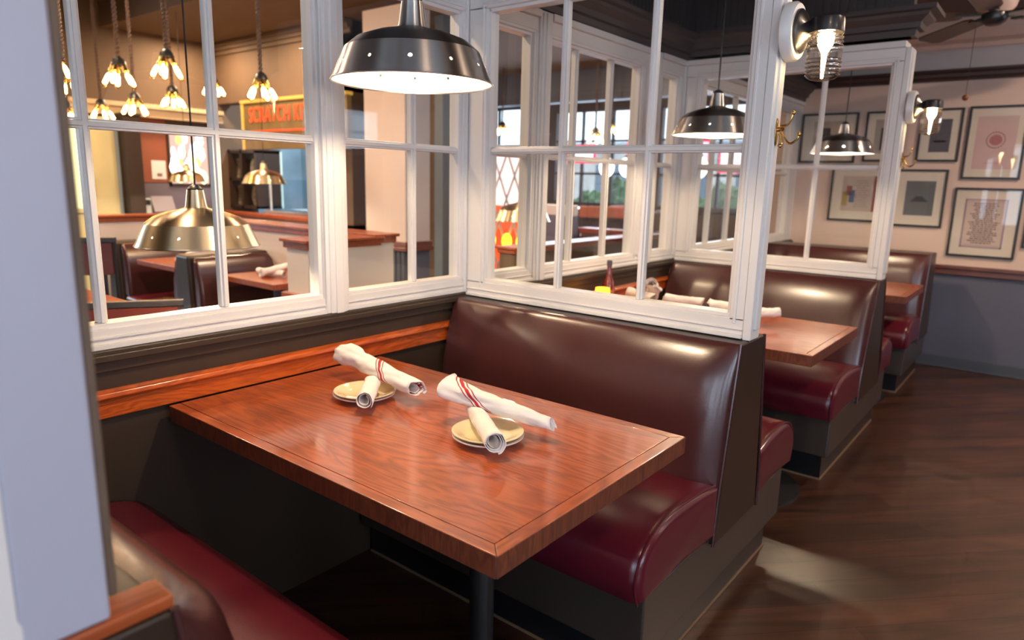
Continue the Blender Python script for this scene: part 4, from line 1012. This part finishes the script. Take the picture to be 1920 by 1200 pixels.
# outside the bar windows: hedge shrubs and a low building
def shrub(loc, r_, label, seed):
    b = MB(); b.ball((0, 0, r_), r_, 18, (1, .8, 1.15))
    for i, v in enumerate(b.v):
        d = Vector((v.x, v.y, v.z-r_)); n = noise.noise(v*3.1+Vector((seed, 0, 0)))*.35+noise.noise(v*9+Vector((0, seed, 0)))*.25
        b.v[i] = Vector((0, 0, r_))+d*(1+n)
        if b.v[i].z < 0: b.v[i].z = 0
    o = b.build('shrub', mat('hedge_leaves', (.10, .16, .07), .8, bump=1, bscale=18, var=.6, vscale=7), smooth=False); o.location = loc
    return tag(o, label, 'shrub', 'shrubs outside the bar windows')
for i, (x, y, q) in enumerate(((-9.6, 12.6, .80), (-8.2, 13.0, .75), (-7.0, 12.4, .85), (-5.9, 12.8, .70), (-4.8, 12.5, .80), (-3.6, 12.9, .75))):
    shrub((x, y, 0), q*.78, '%s green shrub in the row outside the bar windows' % ('leftmost', 'second from left', 'third from left', 'third from right', 'second from right', 'rightmost')[i], i*3.7)
slab('floor_street', (-30, 10.2, -.12), (20, 40, -.02), mat('pale_pavement', (.35, .35, .36), .8))
r = thing('building', (-8, 20, 0), 'low pale building across the street, outside the bar windows', 'building')
MB((-8, 20, 0)).box((-16, 20, 0), (-4.5, 24, 2.5)).build('wall', mat('pale_brick', (.50, .45, .42), .8, var=.2, vscale=2), r)
MB((-8, 20, 0)).box((-16.2, 19.8, 2.5), (-4.3, 24.2, 2.7)).build('roof', mat('grey_roof', (.3, .3, .32), .7), r)
for x in (-14.8, -12.4, -10.0, -7.6): MB((-8, 20, 0)).box((x, 19.95, .8), (x+1.5, 20.0, 2.0)).build('window', mat('dark_glazing', (.10, .13, .17), .15), r)

def make_hightable(loc, label):
    r = thing('high_table', loc, label, 'high table', 'high tables in the bar')
    MB().lathe([(0, 1.02), (.36, 1.02), (.37, 1.04), (.36, 1.06), (0, 1.06)], n=28).build('tabletop', mat('blue_sheen_top', (.10, .08, .09), .15, coat=.8), r, smooth=True)
    MB().lathe([(.03, .03), (.03, 1.02)], n=14).build('pedestal', STEEL, r, smooth=True)
    MB().lathe([(0, 0), (.25, 0), (.25, .015), (.03, .04), (0, .04)], n=24).build('base_plate', BLACK, r, smooth=True)
    return r
ht = make_hightable((-5.3, 8.0, 0), 'round high table before the middle bar window')
KIDS[ht.name] = [x for x in bpy.data.objects if x.parent == ht]
copy_tree(ht, (-4.4, 8.3, 0), 'round high table nearer the right bar window')
copy_tree(ht, (-6.2, 7.7, 0), 'round high table farthest left in the bar')
def make_stool(loc, rz, label):
    r = thing('bar_stool', loc, label, 'bar stool', 'bar stools with orange backs', rz)
    OW = mat('orange_stool_wood', (.40, .12, .04), .4, coat=.3)
    MB().lathe([(0, .72), (.17, .72), (.19, .74), (.18, .77), (0, .78)], n=20).build('seat', OW, r, smooth=True)
    for a in (45, 135, 225, 315):
        c, s_ = math.cos(math.radians(a)), math.sin(math.radians(a)); MB().tube([(c*.12, s_*.12, .72), (c*.22, s_*.22, 0)], .013, 8).build('leg', BLACK, r, smooth=True)
    MB().tube([(.19*math.cos(k*PI/8), .19*math.sin(k*PI/8), .28) for k in range(17)], .008, 6, cap=False).build('foot_ring', STEEL, r, smooth=True)
    MB().box((-.16, -.19, .98), (.16, -.165, 1.12)).build('backrest', OW, r, bevel=.01)
    for x in (-.13, .13): MB().tube([(x, -.13, .74), (x, -.178, 1.0)], .009, 6).build('back_post', BLACK, r, smooth=True)
    return r
st = make_stool((-4.6, 7.45, 0), .3, 'orange-backed bar stool before the middle high table')
KIDS[st.name] = [x for x in bpy.data.objects if x.parent == st]
for loc, rz, lab in (((-4.72, 8.05, 0), 1.2, 'bar stool right of the middle high table'), ((-5.85, 8.25, 0), -1, 'bar stool left of the middle high table'), ((-4.3, 7.62, 0), 0, 'bar stool before the right high table'), ((-6.4, 8.2, 0), 2.6, 'bar stool behind the left high table'), ((-3.78, 8.0, 0), .6, 'bar stool closest to the wall on the right of the bar')):
    copy_tree(st, loc, lab, rz)
r = thing('pale_bench', (-5.05, 7.3, 0), 'pale white-topped bench back in the bar, seen through the near screen', 'bench')
MB().box((-.26, -.05, .98), (.26, .05, 1.12)).build('backrest', mat('pale_cushion', (.62, .68, .66), .6), r, bevel=.015)
MB().box((-.26, -.05, .0), (.26, .05, .98)).build('body', mat('blue_grey_panel', (.10, .13, .20), .5), r)
MB().box((-.26, -.42, .42), (.26, -.05, .48)).build('seat', mat('blue_seat', (.20, .32, .45), .5), r, bevel=.01)
def make_lantern(loc, label):
    r = thing('globe_lantern', loc, label, 'pendant lamp', 'white globe lanterns in the bar')
    MB().ball((0, 0, 0), .11, 14, (1, 1, 1.25)).build('globe', emis('globe_glow', (1, .95, .86), 2.2), r, smooth=True)
    MB().lathe([(0, .12), (.04, .12), (.04, .16), (0, .17)], n=16).build('cap', BLACK, r, smooth=True)
    MB().tube([(0, 0, .16), (0, 0, 3.0-loc[2])], .005, 6).build('cord', CORDM, r)
    return r
ln = make_lantern((-5.1, 8.5, 1.62), 'white globe lantern in the centre of the bar')
KIDS[ln.name] = [x for x in bpy.data.objects if x.parent == ln]
for loc, lab in (((-4.72, 8.4, 1.62), 'white globe lantern right of the central one'), ((-6.25, 8.0, 1.62), 'white globe lantern at the left of the bar'), ((-3.6, 8.2, 1.62), 'white globe lantern near the right end of the bar')):
    copy_tree(ln, loc, lab)
o = MB().tube([(0, 0, 0), (.02, 0, .25), (-.03, 0, .5), (.05, 0, .72), (.12, 0, .9)], .012, 8).build('neon_tube', emis('pink_neon', (1, .10, .35), 6), smooth=True)
o.location = (-4.75, 9.975, 1.25); tag(o, 'wavy pink neon tube glowing before the right bar window', 'neon light')
for i, (x, z, w_, h_) in enumerate(((-6.75, 1.75, .5, .24), (-5.6, 1.72, .42, .3), (-4.55, 1.70, .30, .34), (-4.05, 1.62, .34, .3))):
    r = thing('window_sign', (x, 9.968, z), ['red bordered sign hanging in the left bar window', 'red and white sign in the middle bar window', 'pink bordered sign in the right bar window', 'small red bordered sign at the right end of the bar windows'][i], 'window sign', 'lit signs in the bar windows')
    MB().box((0, 0, 0), (w_, .03, h_)).build('panel', emis('lit_sign_panel_%d' % i, ((.9, .95, 1), (1, .85, .9), (1, .6, .75), (1, .8, .85))[i], 1.6), r)
    MB().box((-.03, -.01, -.03), (w_+.03, .04, 0)).box((-.03, -.01, h_), (w_+.03, .04, h_+.03)).box((-.03, -.01, 0), (0, .04, h_)).box((w_, -.01, 0), (w_+.03, .04, h_)).build('border', emis('red_border_%d' % i, (1, .08, .16), 1.3), r)

# ------------------------------------------------------------------ render-side options of the scene itself
S.cycles.use_denoising = True
S.cycles.max_bounces = 10; S.cycles.transparent_max_bounces = 24; S.cycles.diffuse_bounces = 5; S.cycles.glossy_bounces = 5
S.cycles.caustics_reflective = False; S.cycles.caustics_refractive = False; S.cycles.sample_clamp_indirect = 6
